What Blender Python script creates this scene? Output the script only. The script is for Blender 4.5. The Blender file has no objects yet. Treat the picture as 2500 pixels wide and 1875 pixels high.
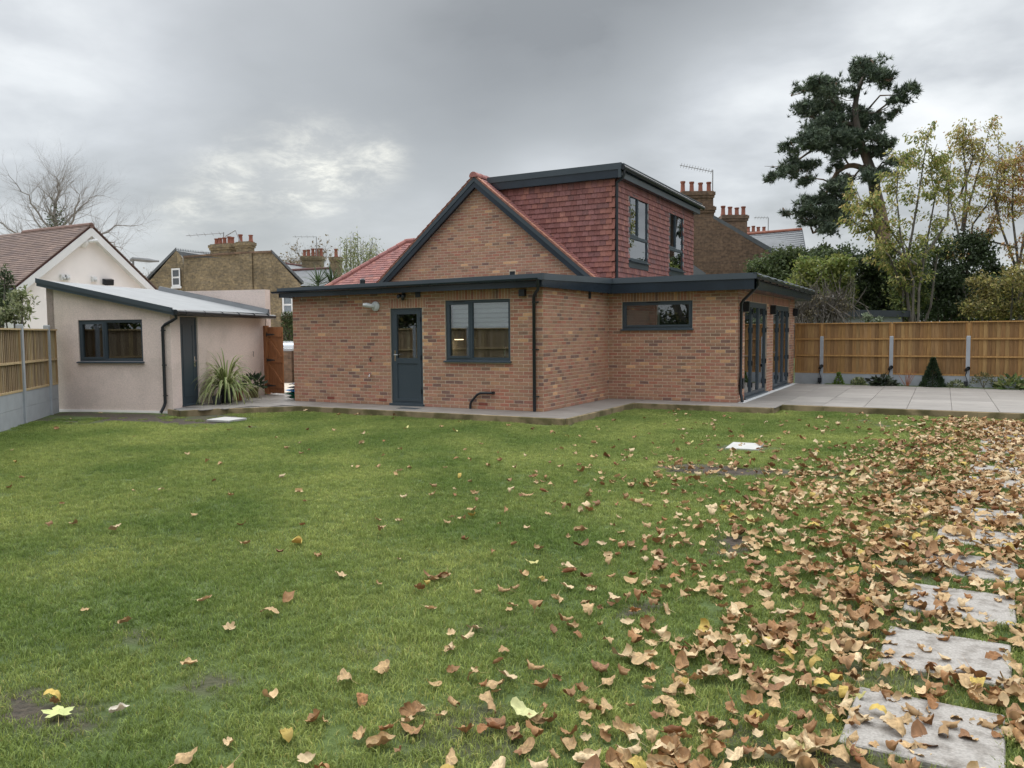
import bpy, bmesh, math, random
import numpy as np
from mathutils import Vector, Matrix
R = math.radians
random.seed(7); rng = np.random.default_rng(7)
scene = bpy.context.scene
col = scene.collection

# ------------------------------------------------------------------ camera
CAM = np.array([7.149, -14.586, 1.734]); YAW, PITCH, ROLL, FPX = .495, -.064, -.008, 1950.0
PW, PH = 2500, 1875
def _axes():
    cy, sy, cp, sp, cr, sr = math.cos(YAW), math.sin(YAW), math.cos(PITCH), math.sin(PITCH), math.cos(ROLL), math.sin(ROLL)
    f = np.array([-sy*cp, cy*cp, sp]); r = np.array([cy, sy, 0.]); u = np.cross(r, f)
    return cr*r + sr*u, -sr*r + cr*u, f
CR, CU, CF = _axes()
def ray(px, py):
    d = CF + CR*(px-PW/2)/FPX - CU*(py-PH/2)/FPX
    return d/np.linalg.norm(d)
def at(px, py, dep):
    d = ray(px, py); return CAM + d*dep/(d@CF)
def hit(px, py, axis, val):
    d = ray(px, py); return CAM + d*(val-CAM[axis])/d[axis]
def proj(P):
    d = np.asarray(P, float)-CAM; z = d@CF
    return np.stack([PW/2+FPX*(d@CR)/z, PH/2-FPX*(d@CU)/z], -1)
cd = bpy.data.cameras.new('camera'); cam = bpy.data.objects.new('camera', cd); col.objects.link(cam)
cd.sensor_width = 36; cd.sensor_fit = 'HORIZONTAL'; cd.lens = FPX/PW*36; cd.clip_start = .05; cd.clip_end = 2000
cam.matrix_world = Matrix(((CR[0], CU[0], -CF[0], CAM[0]), (CR[1], CU[1], -CF[1], CAM[1]), (CR[2], CU[2], -CF[2], CAM[2]), (0, 0, 0, 1)))
scene.camera = cam

# ------------------------------------------------------------------ sky and light
SUN_EL, SUN_AZ_DIR = R(52), ray(560, 800)       # the sun stands behind the cloud deck, towards the bright gap
EXPOSURE = 0.74
world = bpy.data.worlds.new('World'); scene.world = world; world.use_nodes = True
def build_sky():
    nt = world.node_tree; N = nt.nodes; L = nt.links; N.clear()
    def nd(t, **k):
        n = N.new(t)
        for a, b in k.items(): setattr(n, a, b)
        return n
    def mth(op, a, b=None, clamp=False):
        n = nd('ShaderNodeMath', operation=op, use_clamp=clamp)
        for i, v in enumerate((a, b)):
            if v is None: continue
            if isinstance(v, (int, float)): n.inputs[i].default_value = v
            else: L.new(v, n.inputs[i])
        return n.outputs[0]
    def vm(op, a, b=None):
        n = nd('ShaderNodeVectorMath', operation=op)
        for i, v in enumerate((a, b)):
            if v is None: continue
            if isinstance(v, (tuple, list, np.ndarray)): n.inputs[i].default_value = tuple(v)
            else: L.new(v, n.inputs[i])
        return n
    def sstep(v, lo, hi, a=0., b=1.):
        n = nd('ShaderNodeMapRange', interpolation_type='SMOOTHSTEP')
        L.new(v, n.inputs[0]); n.inputs[1].default_value = lo; n.inputs[2].default_value = hi
        n.inputs[3].default_value = a; n.inputs[4].default_value = b
        return n.outputs[0]
    tc = nd('ShaderNodeTexCoord'); D = tc.outputs['Generated']
    sep = nd('ShaderNodeSeparateXYZ'); L.new(D, sep.inputs[0])
    zc = mth('MAXIMUM', sep.outputs[2], 0.0)
    # coordinates on a flat cloud deck
    den = mth('ADD', zc, .22)
    comb = nd('ShaderNodeCombineXYZ'); L.new(mth('DIVIDE', sep.outputs[0], den), comb.inputs[0]); L.new(mth('DIVIDE', sep.outputs[1], den), comb.inputs[1])
    deck = comb.outputs[0]
    def noise(scale, detail, rough, off, dist=0.):
        a = vm('ADD', deck, off)
        n = nd('ShaderNodeTexNoise'); n.inputs['Scale'].default_value = scale; n.inputs['Detail'].default_value = detail
        n.inputs['Roughness'].default_value = rough; n.inputs['Distortion'].default_value = dist
        L.new(a.outputs[0], n.inputs['Vector']); return n.outputs['Fac']
    n1 = noise(.8, 5, .48, (3.1, 1.7, 0), .1)
    n2 = noise(2.3, 7, .52, (9.2, 4.4, 2), .15)
    n3 = noise(6.5, 10, .68, (1.2, 8.4, 5), .3)
    def lobe(px, py, e, w=None):
        d = vm('DOT_PRODUCT', D, ray(px, py)).outputs['Value']
        return mth('POWER', mth('MAXIMUM', d, 0.), e)
    base = mth('ADD', mth('MULTIPLY', n1, .60), mth('MULTIPLY', n2, .62))
    base = mth('ADD', base, -.185)
    # the long dark bank seen overhead, the pale bank on the right of it
    dark = mth('ADD', mth('ADD', lobe(1250, 120, 55), mth('MULTIPLY', lobe(520, 260, 60), .5)), mth('MULTIPLY', lobe(1700, -80, 50), .8))
    pale = mth('ADD', mth('ADD', lobe(2250, 160, 70), mth('MULTIPLY', lobe(1750, 300, 160), .9)), mth('MULTIPLY', lobe(1350, 440, 300), .6))
    pale = mth('ADD', pale, mth('MULTIPLY', lobe(60, 120, 80), .8))
    wob = sstep(n2, .3, .75, .5, 1.25)
    v = mth('ADD', base, mth('MULTIPLY', mth('MULTIPLY', dark, wob), -.44))
    v = mth('ADD', v, mth('MULTIPLY', mth('MULTIPLY', pale, wob), .40))
    ramp = nd('ShaderNodeValToRGB'); L.new(v, ramp.inputs[0]); cr = ramp.color_ramp
    for i, (p, c) in enumerate([(.0, (.18, .188, .190)), (.30, (.295, .308, .315)), (.52, (.415, .432, .446)), (.72, (.54, .558, .566)), (.95, (.68, .69, .69))]):
        e = cr.elements[i] if i < 2 else cr.elements.new(p)
        e.position = p; e.color = (*c, 1)
    # thin spots near the sun
    gl = mth('ADD', mth('ADD', mth('MULTIPLY', lobe(760, 425, 900), .8), mth('MULTIPLY', lobe(440, 518, 3500), .45)), mth('ADD', mth('MULTIPLY', lobe(930, 385, 3000), .5), mth('MULTIPLY', lobe(560, 440, 1600), .5)))
    gapn = sstep(n3, .40, .74)
    gap = mth('MULTIPLY', gl, gapn)
    glow = nd('ShaderNodeMix', data_type='RGBA', blend_type='ADD'); glow.inputs[0].default_value = 1
    sc = vm('SCALE', (1., .95, .76)); L.new(mth('ADD', mth('MULTIPLY', gap, .54), mth('MULTIPLY', gl, .13)), sc.inputs['Scale'])
    L.new(ramp.outputs[0], glow.inputs[6]); L.new(sc.outputs[0], glow.inputs[7])
    # an overcast sky is brighter towards the zenith
    zen = sstep(zc, .34, .9, 1., 3.9)
    cl = vm('SCALE', (0, 0, 0)); L.new(glow.outputs[2], cl.inputs[0]); L.new(zen, cl.inputs['Scale'])
    sky = nd('ShaderNodeTexSky', sky_type='NISHITA', sun_disc=False); sky.sun_elevation = SUN_EL
    sky.sun_rotation = math.atan2(SUN_AZ_DIR[0], SUN_AZ_DIR[1])
    b1 = nd('ShaderNodeBackground'); b1.inputs[1].default_value = 1.0; L.new(cl.outputs[0], b1.inputs[0])
    b2 = nd('ShaderNodeBackground'); b2.inputs[1].default_value = .06; L.new(sky.outputs[0], b2.inputs[0])
    mx = nd('ShaderNodeMixShader'); mx.inputs[0].default_value = .12
    L.new(b1.outputs[0], mx.inputs[1]); L.new(b2.outputs[0], mx.inputs[2])
    out = nd('ShaderNodeOutputWorld'); L.new(mx.outputs[0], out.inputs[0])
build_sky()
sl = bpy.data.lights.new('sun', 'SUN'); sl.energy = 1.5; sl.angle = R(100); sl.color = (1., .97, .92)
sun = bpy.data.objects.new('sun', sl); col.objects.link(sun)
_h = SUN_AZ_DIR[:2]/np.linalg.norm(SUN_AZ_DIR[:2])
_sd = Vector((_h[0]*math.cos(SUN_EL), _h[1]*math.cos(SUN_EL), math.sin(SUN_EL)))
sun.rotation_euler = (-_sd).to_track_quat('-Z', 'Y').to_euler(); sun.location = (0, 0, 30)
scene.view_settings.view_transform = 'Standard'; scene.view_settings.look = 'None'
scene.view_settings.exposure = EXPOSURE; scene.view_settings.gamma = 1; scene.view_settings.use_curve_mapping = False
scene.render.engine = 'CYCLES'; scene.cycles.max_bounces = 8; scene.cycles.transparent_max_bounces = 12
scene.cycles.sample_clamp_indirect = 6

# ------------------------------------------------------------------ materials
def lin(c): return tuple((x/255/12.92 if x/255 <= .04045 else ((x/255+.055)/1.055)**2.4) for x in c)
MATS = {}
def mat(name, color, rough=.7, var=.12, scale=6., bump=0., bscale=40., metal=0., spec=.5, tint=False, detail=4., stretch=(1, 1, 1), col2=None, c2s=1., c2t=(.45, .6), trans=0., coat=0.):
    m = bpy.data.materials.new(name); m.use_nodes = True; nt = m.node_tree; N = nt.nodes; L = nt.links
    p = N['Principled BSDF']; p.inputs['Roughness'].default_value = rough; p.inputs['Metallic'].default_value = metal
    p.inputs['Specular IOR Level'].default_value = spec
    if coat: p.inputs['Coat Weight'].default_value = coat
    g = N.new('ShaderNodeNewGeometry'); mp = N.new('ShaderNodeMapping'); mp.inputs['Scale'].default_value = stretch
    L.new(g.outputs['Position'], mp.inputs['Vector'])
    n = N.new('ShaderNodeTexNoise'); n.inputs['Scale'].default_value = scale; n.inputs['Detail'].default_value = detail
    L.new(mp.outputs[0], n.inputs['Vector'])
    if tint:
        a = N.new('ShaderNodeAttribute'); a.attribute_name = 'tint'; src = a.outputs['Color']
    else:
        rgb = N.new('ShaderNodeRGB'); rgb.outputs[0].default_value = (*color, 1); src = rgb.outputs[0]
    if col2 is not None:
        n2 = N.new('ShaderNodeTexNoise'); n2.inputs['Scale'].default_value = c2s; n2.inputs['Detail'].default_value = 5; L.new(mp.outputs[0], n2.inputs['Vector'])
        mr = N.new('ShaderNodeMapRange'); mr.interpolation_type = 'SMOOTHSTEP'; mr.inputs[1].default_value = c2t[0]; mr.inputs[2].default_value = c2t[1]
        L.new(n2.outputs['Fac'], mr.inputs[0])
        mc = N.new('ShaderNodeMix'); mc.data_type = 'RGBA'; L.new(mr.outputs[0], mc.inputs[0]); L.new(src, mc.inputs[6]); mc.inputs[7].default_value = (*col2, 1)
        src = mc.outputs[2]
    mr = N.new('ShaderNodeMapRange'); mr.inputs[1].default_value = .25; mr.inputs[2].default_value = .75; mr.inputs[3].default_value = 1-var; mr.inputs[4].default_value = 1+var
    L.new(n.outputs['Fac'], mr.inputs[0])
    sc = N.new('ShaderNodeVectorMath'); sc.operation = 'SCALE'; L.new(src, sc.inputs[0]); L.new(mr.outputs[0], sc.inputs['Scale'])
    L.new(sc.outputs[0], p.inputs['Base Color'])
    if bump:
        nb = N.new('ShaderNodeTexNoise'); nb.inputs['Scale'].default_value = bscale; nb.inputs['Detail'].default_value = 5; L.new(mp.outputs[0], nb.inputs['Vector'])
        b = N.new('ShaderNodeBump'); b.inputs['Strength'].default_value = bump; b.inputs['Distance'].default_value = .01
        L.new(nb.outputs['Fac'], b.inputs['Height']); L.new(b.outputs[0], p.inputs['Normal'])
    if trans:
        out = N['Material Output']; t = N.new('ShaderNodeBsdfTranslucent'); L.new(sc.outputs[0], t.inputs[0])
        mx = N.new('ShaderNodeMixShader'); mx.inputs[0].default_value = trans
        L.new(p.outputs[0], mx.inputs[1]); L.new(t.outputs[0], mx.inputs[2]); L.new(mx.outputs[0], out.inputs[0])
    MATS[name] = m; return m
def glass_mat(name, tintc=(.86, .89, .9), base=.07, ior=1.5, rough=0.):
    m = bpy.data.materials.new(name); m.use_nodes = True; N = m.node_tree.nodes; L = m.node_tree.links; N.clear()
    f = N.new('ShaderNodeFresnel'); f.inputs[0].default_value = ior
    ad = N.new('ShaderNodeMath'); ad.operation = 'MULTIPLY_ADD'; ad.inputs[1].default_value = 1.7; ad.inputs[2].default_value = base; ad.use_clamp = True; L.new(f.outputs[0], ad.inputs[0])
    t = N.new('ShaderNodeBsdfTransparent'); t.inputs[0].default_value = (*tintc, 1)
    g = N.new('ShaderNodeBsdfGlossy'); g.inputs['Roughness'].default_value = rough; g.inputs[0].default_value = (.95, .97, 1, 1)
    tcn = N.new('ShaderNodeNewGeometry'); nz = N.new('ShaderNodeTexNoise'); nz.inputs['Scale'].default_value = 1.6; L.new(tcn.outputs['Position'], nz.inputs['Vector'])
    b = N.new('ShaderNodeBump'); b.inputs['Strength'].default_value = .02; b.inputs['Distance'].default_value = .02; L.new(nz.outputs['Fac'], b.inputs['Height']); L.new(b.outputs[0], g.inputs['Normal'])
    mx = N.new('ShaderNodeMixShader'); L.new(ad.outputs[0], mx.inputs[0]); L.new(t.outputs[0], mx.inputs[1]); L.new(g.outputs[0], mx.inputs[2])
    o = N.new('ShaderNodeOutputMaterial'); L.new(mx.outputs[0], o.inputs[0]); MATS[name] = m; return m
def far_brick_mat(name, c1, c2, mortar, stain=.35):
    """brickwork of buildings too far away to tell single bricks apart"""
    m = bpy.data.materials.new(name); m.use_nodes = True; N = m.node_tree.nodes; L = m.node_tree.links; p = N['Principled BSDF']; p.inputs['Roughness'].default_value = .9
    g = N.new('ShaderNodeNewGeometry')
    cx = N.new('ShaderNodeVectorMath'); cx.operation = 'CROSS_PRODUCT'; cx.inputs[0].default_value = (0, 0, 1); L.new(g.outputs['True Normal'], cx.inputs[1])
    dt = N.new('ShaderNodeVectorMath'); dt.operation = 'DOT_PRODUCT'; L.new(cx.outputs[0], dt.inputs[0]); L.new(g.outputs['Position'], dt.inputs[1])
    sp = N.new('ShaderNodeSeparateXYZ'); L.new(g.outputs['Position'], sp.inputs[0])
    cb = N.new('ShaderNodeCombineXYZ'); L.new(dt.outputs['Value'], cb.inputs[0]); L.new(sp.outputs[2], cb.inputs[1])
    bt = N.new('ShaderNodeTexBrick'); bt.inputs['Scale'].default_value = 1; bt.inputs['Brick Width'].default_value = .225; bt.inputs['Row Height'].default_value = .075
    bt.inputs['Mortar Size'].default_value = .006; bt.inputs['Color1'].default_value = (*c1, 1); bt.inputs['Color2'].default_value = (*c2, 1); bt.inputs['Mortar'].default_value = (*mortar, 1); bt.inputs['Bias'].default_value = -.1
    L.new(cb.outputs[0], bt.inputs['Vector'])
    n = N.new('ShaderNodeTexNoise'); n.inputs['Scale'].default_value = .7; n.inputs['Detail'].default_value = 7; n.inputs['Roughness'].default_value = .65; L.new(cb.outputs[0], n.inputs['Vector'])
    mr = N.new('ShaderNodeMapRange'); mr.inputs[1].default_value = .3; mr.inputs[2].default_value = .7; mr.inputs[3].default_value = 1-stain; mr.inputs[4].default_value = 1+stain; L.new(n.outputs['Fac'], mr.inputs[0])
    n2 = N.new('ShaderNodeTexNoise'); n2.inputs['Scale'].default_value = 7; n2.inputs['Detail'].default_value = 3; L.new(cb.outputs[0], n2.inputs['Vector'])
    mr2 = N.new('ShaderNodeMapRange'); mr2.inputs[1].default_value = .3; mr2.inputs[2].default_value = .7; mr2.inputs[3].default_value = .7; mr2.inputs[4].default_value = 1.3; L.new(n2.outputs['Fac'], mr2.inputs[0])
    mm = N.new('ShaderNodeMath'); mm.operation = 'MULTIPLY'; L.new(mr.outputs[0], mm.inputs[0]); L.new(mr2.outputs[0], mm.inputs[1])
    s = N.new('ShaderNodeVectorMath'); s.operation = 'SCALE'; L.new(bt.outputs['Color'], s.inputs[0]); L.new(mm.outputs[0], s.inputs['Scale']); L.new(s.outputs[0], p.inputs['Base Color'])
    MATS[name] = m; return m

mat('brick', (.3, .2, .15), .88, .16, 30, .35, 120, tint=True)
mat('mortar', lin((192, 175, 156)), .95, .12, 8, .4, 200)
mat('anthracite', (.045, .062, .078), .38, .06, 3)
mat('black_plastic', (.012, .015, .020), .3, .1, 5)
mat('fascia_dark', (.018, .026, .038), .22, .35, 1.3, .06, 3, stretch=(1, 1, .3))
mat('fascia_trim', (.052, .066, .080), .35, .08, 2)
mat('roof_felt', (.16, .17, .18), .8, .2, 2, .3, 90)
mat('tile', (.2, .07, .06), .8, .25, 9, .25, 60, tint=True, stretch=(6, 6, 1))
mat('tile_under', (.10, .045, .04), .9)
mat('shed_render', lin((224, 206, 198)), .95, .13, 38., .9, 110, detail=3, col2=lin((214, 197, 189)), c2s=1.3)
mat('white_render', lin((240, 234, 233)), .9, .04, 2, .2, 80)
mat('white_paint', (.72, .72, .73), .5, .04, 3)
mat('brown_tile', (.17, .10, .085), .85, .2, 5, .3, 30, tint=True)
mat('slate', (.10, .108, .118), .6, .22, 3, .2, 20, stretch=(1, 1, 1))
mat('chimney_pot', (.235, .085, .055), .85, .2, 5)
mat('timber_fence', (.3, .2, .1), .85, .28, 5, .25, 30, tint=True, stretch=(9, 9, .7))
mat('gate_wood', lin((146, 96, 60)), .6, .25, 4, .15, 30, stretch=(9, 9, .8))
mat('concrete', lin((158, 162, 168)), .9, .1, 4, .3, 60)
mat('kerb', lin((140, 124, 96)), .95, .28, 3, .6, 50, col2=lin((100, 92, 62)), c2s=2.2)
mat('slab', (.3, .3, .3), .5, .22, 2.2, .08, 40, detail=8, tint=True, stretch=(1, 3, 1))
mat('stone', (.30, .28, .258), .85, .26, 70., .6, 90, detail=6, tint=False, col2=(.165, .147, .128), c2s=11., c2t=(.44, .74))
mat('shed_roof', (.20, .21, .22), .6, .12, 2, .05, 30, spec=.35)
mat('undercloak', lin((178, 128, 104)), .95, .15, 20)
mat('white_strip', (.6, .61, .62), .6, .05, 4)
mat('grout', (.16, .155, .15), .95, .1, 5)
mat('stone_cover', lin((172, 171, 168)), .8, .12, 8, .2, 60)
mat('chrome', (.7, .7, .72), .12, .02, 3, metal=1)
mat('lamp_grey', (.55, .56, .57), .5, .05, 5)
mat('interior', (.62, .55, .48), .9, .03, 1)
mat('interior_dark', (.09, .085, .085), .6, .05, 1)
mat('blind', (.85, .85, .85), .9, .03, 3)
mat('blind_sheer', (.5, .5, .5), .9, .03, 3)
mat('foliage', (.06, .1, .03), .6, .12, 3, tint=True, trans=.35)
mat('needle', (.03, .055, .03), .7, .12, 3, tint=True)
mat('bark_pale', (.23, .21, .19), .95, .2, 8)
mat('bark', (.12, .105, .09), .95, .3, 8, .8, 25, stretch=(1, 1, .3))
mat('pine_bark', (.21, .135, .095), .95, .4, 6, .9, 14, stretch=(1, 1, .3), col2=(.085, .072, .062), c2s=.8)
mat('dead_leaf', (.5, .34, .2), .75, .22, 22, .3, 60, tint=True, trans=.12)
def two_sided(m):
    N = m.node_tree.nodes; L = m.node_tree.links; p = N['Principled BSDF']; src = p.inputs['Base Color'].links[0].from_socket
    g = N.new('ShaderNodeNewGeometry'); mx = N.new('ShaderNodeMix'); mx.data_type = 'RGBA'; mx.blend_type = 'MULTIPLY'; L.new(g.outputs['Backfacing'], mx.inputs[0]); L.new(src, mx.inputs[6]); mx.inputs[7].default_value = (.66, .50, .36, 1)
    L.new(mx.outputs[2], p.inputs['Base Color'])
two_sided(MATS['dead_leaf'])
mat('grass', (.07, .12, .025), .65, .1, 30, tint=False, trans=.3)
mat('pot_black', (.02, .022, .025), .5, .1, 5)
mat('terracotta', (.3, .11, .055), .85, .15, 6)
mat('bag_green', (.01, .10, .055), .35, .15, 6)
mat('bag_blue', (.05, .25, .55), .35, .15, 6)
mat('bag_dark', (.015, .02, .06), .35, .15, 6)
mat('car_white', (.6, .62, .65), .25, .02, 3, coat=.6)
mat('tyre', (.015, .015, .015), .85, .1, 9)
mat('steel', (.22, .225, .23), .5, .1, 5, metal=.6)
mat('aerial', (.25, .25, .26), .5, .1, 5)
mat('driveway', lin((196, 186, 172)), .9, .12, 3, .3, 60)
mat('dark_roof', (.03, .036, .045), .6, .2, 3)
glass_mat('glass'); glass_mat('glass_dark', (.55, .58, .6), .05)
far_brick_mat('stock_brick', lin((132, 116, 88)), lin((100, 90, 74)), lin((122, 112, 94)), .42)
far_brick_mat('brown_brick', lin((116, 92, 74)), lin((92, 74, 62)), lin((112, 96, 82)), .25)

# ------------------------------------------------------------------ mesh helpers
class MB:
    def __init__(s): s.v = []; s.f = []; s.t = []; s.tint = None
    def add(s, vs, fs):
        o = len(s.v); s.v += [tuple(map(float, p)) for p in vs]; s.f += [tuple(i+o for i in f) for f in fs]
        if s.tint is not None: s.t += [s.tint]*len(vs)
        return s
    def box(s, a, b):
        (x0, y0, z0), (x1, y1, z1) = a, b
        return s.hexa([(x0, y0, z0), (x1, y0, z0), (x1, y1, z0), (x0, y1, z0), (x0, y0, z1), (x1, y0, z1), (x1, y1, z1), (x0, y1, z1)])
    def hexa(s, p): return s.add(p, [(0, 3, 2, 1), (4, 5, 6, 7), (0, 1, 5, 4), (1, 2, 6, 5), (2, 3, 7, 6), (3, 0, 4, 7)])
    def fbox(s, F, a, b):
        (x0, y0, z0), (x1, y1, z1) = a, b
        return s.hexa([F(*p) for p in [(x0, y0, z0), (x1, y0, z0), (x1, y1, z0), (x0, y1, z0), (x0, y0, z1), (x1, y0, z1), (x1, y1, z1), (x0, y1, z1)]])
    def prism(s, poly, d):
        """polygon extruded along vector d"""
        n = len(poly); d = np.asarray(d, float); P = [np.asarray(p, float) for p in poly]
        return s.add(P+[p+d for p in P], [tuple(range(n))[::-1], tuple(range(n, 2*n))]+[(i, (i+1) % n, (i+1) % n+n, i+n) for i in range(n)])
    def tube(s, path, r, seg=8, cap=True):
        P = [np.asarray(p, float) for p in path]; n = len(P); rs = r if hasattr(r, '__len__') else [r]*n
        vs = []; prev = None
        for i in range(n):
            t = P[min(i+1, n-1)]-P[max(i-1, 0)]; t = t/(np.linalg.norm(t)+1e-9)
            a = np.array([0, 0, 1.]) if abs(t[2]) < .9 else np.array([1., 0, 0])
            if prev is not None: a = prev
            x = a-t*(a@t); x /= np.linalg.norm(x)+1e-9; y = np.cross(t, x); prev = x
            for k in range(seg):
                q = 2*math.pi*k/seg; vs.append(P[i]+rs[i]*(x*math.cos(q)+y*math.sin(q)))
        fs = [(i*seg+k, i*seg+(k+1) % seg, (i+1)*seg+(k+1) % seg, (i+1)*seg+k) for i in range(n-1) for k in range(seg)]
        if cap: fs += [tuple(range(seg))[::-1], tuple(range((n-1)*seg, n*seg))]
        return s.add(vs, fs)
    def lathe(s, c, prof, seg=16, F=None):
        vs = []; c = np.asarray(c, float); n = len(prof)
        for r, z in prof:
            for k in range(seg):
                q = 2*math.pi*k/seg; p = (r*math.cos(q), r*math.sin(q), z)
                vs.append(F(*p) if F else c+np.array(p))
        fs = [(i*seg+k, i*seg+(k+1) % seg, (i+1)*seg+(k+1) % seg, (i+1)*seg+k) for i in range(n-1) for k in range(seg)]
        fs += [tuple(range(seg))[::-1], tuple(range((n-1)*seg, n*seg))]
        return s.add(vs, fs)
def mesh_np(name, v, f, tint=None):
    """v (n,3), f (m,k) arrays"""
    me = bpy.data.meshes.new(name); v = np.ascontiguousarray(v, dtype=np.float32); f = np.ascontiguousarray(f, dtype=np.int32); k = f.shape[1]
    me.vertices.add(len(v)); me.vertices.foreach_set('co', v.ravel())
    me.loops.add(f.size); me.loops.foreach_set('vertex_index', f.ravel())
    me.polygons.add(len(f)); me.polygons.foreach_set('loop_start', np.arange(0, f.size, k, dtype=np.int32))
    me.update(calc_edges=True)
    if tint is not None: set_tint(me, tint)
    return me
def set_tint(me, t):
    t = np.asarray(t, np.float32); a = me.attributes.new('tint', 'FLOAT_COLOR', 'POINT')
    a.data.foreach_set('color', np.concatenate([t, np.ones((len(t), 1), np.float32)], 1).ravel())
def link(name, me, m, parent=None, loc=None):
    o = bpy.data.objects.new(name, me); col.objects.link(o)
    if me is not None and m is not None and len(me.materials) == 0: me.materials.append(MATS[m])
    if parent is not None: o.parent = parent
    if loc is not None: o.location = loc
    return o
def base_of(p):
    b = np.zeros(3)
    while p is not None: b = b+np.array(p.location); p = p.parent
    return b
def part(name, mb, m, parent=None, smooth=False):
    """world-space builder -> mesh object under parent"""
    b = base_of(parent); v = [tuple(np.array(p)-b) for p in mb.v]
    me = bpy.data.meshes.new(name); me.from_pydata(v, [], mb.f)
    bm = bmesh.new(); bm.from_mesh(me); bmesh.ops.recalc_face_normals(bm, faces=bm.faces); bm.to_mesh(me); bm.free()
    if mb.t: set_tint(me, mb.t)
    if smooth:
        me.polygons.foreach_set('use_smooth', [True]*len(me.polygons))
        if hasattr(me, 'set_sharp_from_angle'): me.set_sharp_from_angle(angle=R(40))
    return link(name, me, m, parent)
def tag(o, label=None, cat=None, group=None, kind=None):
    if label: o['label'] = label
    if cat: o['category'] = cat
    if group: o['group'] = group
    if kind: o['kind'] = kind
    return o
def thing(name, label, cat, loc, group=None):
    o = bpy.data.objects.new(name, None); o.empty_display_size = .2; col.objects.link(o); o.location = tuple(float(x) for x in loc); return tag(o, label, cat, group)
def copy_tree(o, parent=None):
    c = o.copy(); col.objects.link(c)
    if parent is not None: c.parent = parent
    for ch in o.children: copy_tree(ch, c)
    return c
def frame2(p0, p1):
    """local (u along p0->p1, w outwards to the right hand side, z)"""
    p0 = np.array(p0, float); d = np.array(p1, float)-p0; d = d/np.hypot(*d); n = np.array([d[1], -d[0]])
    return lambda u, w, z: (p0[0]+d[0]*u+n[0]*w, p0[1]+d[1]*u+n[1]*w, z)
# ================================================================== SETTING: ground, patio, driveway
def soil_mask(x, y):
    """0 = turf, 1 = bare earth; x, y arrays (metres)"""
    x = np.asarray(x, float); y = np.asarray(y, float)
    wob = .30*np.sin(3.1*x+1.3*y)+.26*np.sin(5.7*y-2.2*x+1)+.24*np.sin(11.3*x+7.9*y)+.2*np.sin(17.1*x-13.3*y+2)+.16*np.sin(29*x+23*y)
    m = np.zeros_like(x)
    for cx, cy, rx, ry, s in [(-7.6, -3.5, 2.9, .55, 1.3), (-6.4, -2.9, 1.2, .8, .8), (4.9, -4.6, 1.1, .42, 1.05), (3.38, -12.45, .42, .17, .95), (3.0, -11.6, .3, .12, .6),
                              (5.55, -9.9, .16, .22, .9), (5.65, -8.1, .22, .34, 1.1), (6.6, -11.2, .5, .2, .9), (6.35, -4.2, .5, .9, .55), (8.0, -8.5, .25, 3.5, .5), (5.3, -11.7, .3, .25, .6),
                              (-5.7, -3.0, .55, .45, .75), (4.6, -2.5, .42, .5, .6), (6.9, -6, .28, 6, .55), (4.35, -11.2, .18, .12, .7), (4.0, -11.9, .25, .1, .7), (4.9, -10.6, .2, .12, .6), (-9.0, -4.6, 1.2, .5, .6), (6.2, 1.6, .9, .8, .4)]:
        d = ((x-cx)/rx)**2+((y-cy)/ry)**2
        m = np.maximum(m, s*np.clip(1.35-d+wob*1.1, 0, 1))
    return np.clip(m, 0, 1)
def ground_material():
    m = bpy.data.materials.new('turf_soil'); m.use_nodes = True; N = m.node_tree.nodes; L = m.node_tree.links; p = N['Principled BSDF']; p.inputs['Roughness'].default_value = .95
    g = N.new('ShaderNodeNewGeometry')
    n1 = N.new('ShaderNodeTexNoise'); n1.inputs['Scale'].default_value = .5; n1.inputs['Detail'].default_value = 6; L.new(g.outputs['Position'], n1.inputs['Vector'])
    n2 = N.new('ShaderNodeTexNoise'); n2.inputs['Scale'].default_value = 35; n2.inputs['Detail'].default_value = 6; L.new(g.outputs['Position'], n2.inputs['Vector'])
    r1 = N.new('ShaderNodeValToRGB'); L.new(n1.outputs['Fac'], r1.inputs[0]); r1.color_ramp.elements[0].position = .35; r1.color_ramp.elements[0].color = (.045, .075, .014, 1); r1.color_ramp.elements[1].position = .65; r1.color_ramp.elements[1].color = (.08, .115, .026, 1)
    r2 = N.new('ShaderNodeValToRGB'); L.new(n2.outputs['Fac'], r2.inputs[0]); r2.color_ramp.elements[0].position = .3; r2.color_ramp.elements[0].color = (.020, .015, .011, 1); r2.color_ramp.elements[1].position = .75; r2.color_ramp.elements[1].color = (.085, .064, .047, 1)
    a = N.new('ShaderNodeAttribute'); a.attribute_name = 'soil'
    mx = N.new('ShaderNodeMix'); mx.data_type = 'RGBA'; L.new(a.outputs['Fac'], mx.inputs[0]); L.new(r1.outputs[0], mx.inputs[6]); L.new(r2.outputs[0], mx.inputs[7])
    L.new(mx.outputs[2], p.inputs['Base Color'])
    b = N.new('ShaderNodeBump'); b.inputs['Strength'].default_value = .8; b.inputs['Distance'].default_value = .03; L.new(n2.outputs['Fac'], b.inputs['Height']); L.new(b.outputs[0], p.inputs['Normal'])
    MATS['turf_soil'] = m
ground_material()
def lawn_z(x, y):
    return .012*np.sin(.9*x+.4)*np.sin(.8*y+1.)+.006*np.sin(2.7*x)*np.sin(2.3*y+.5)-.012
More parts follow.
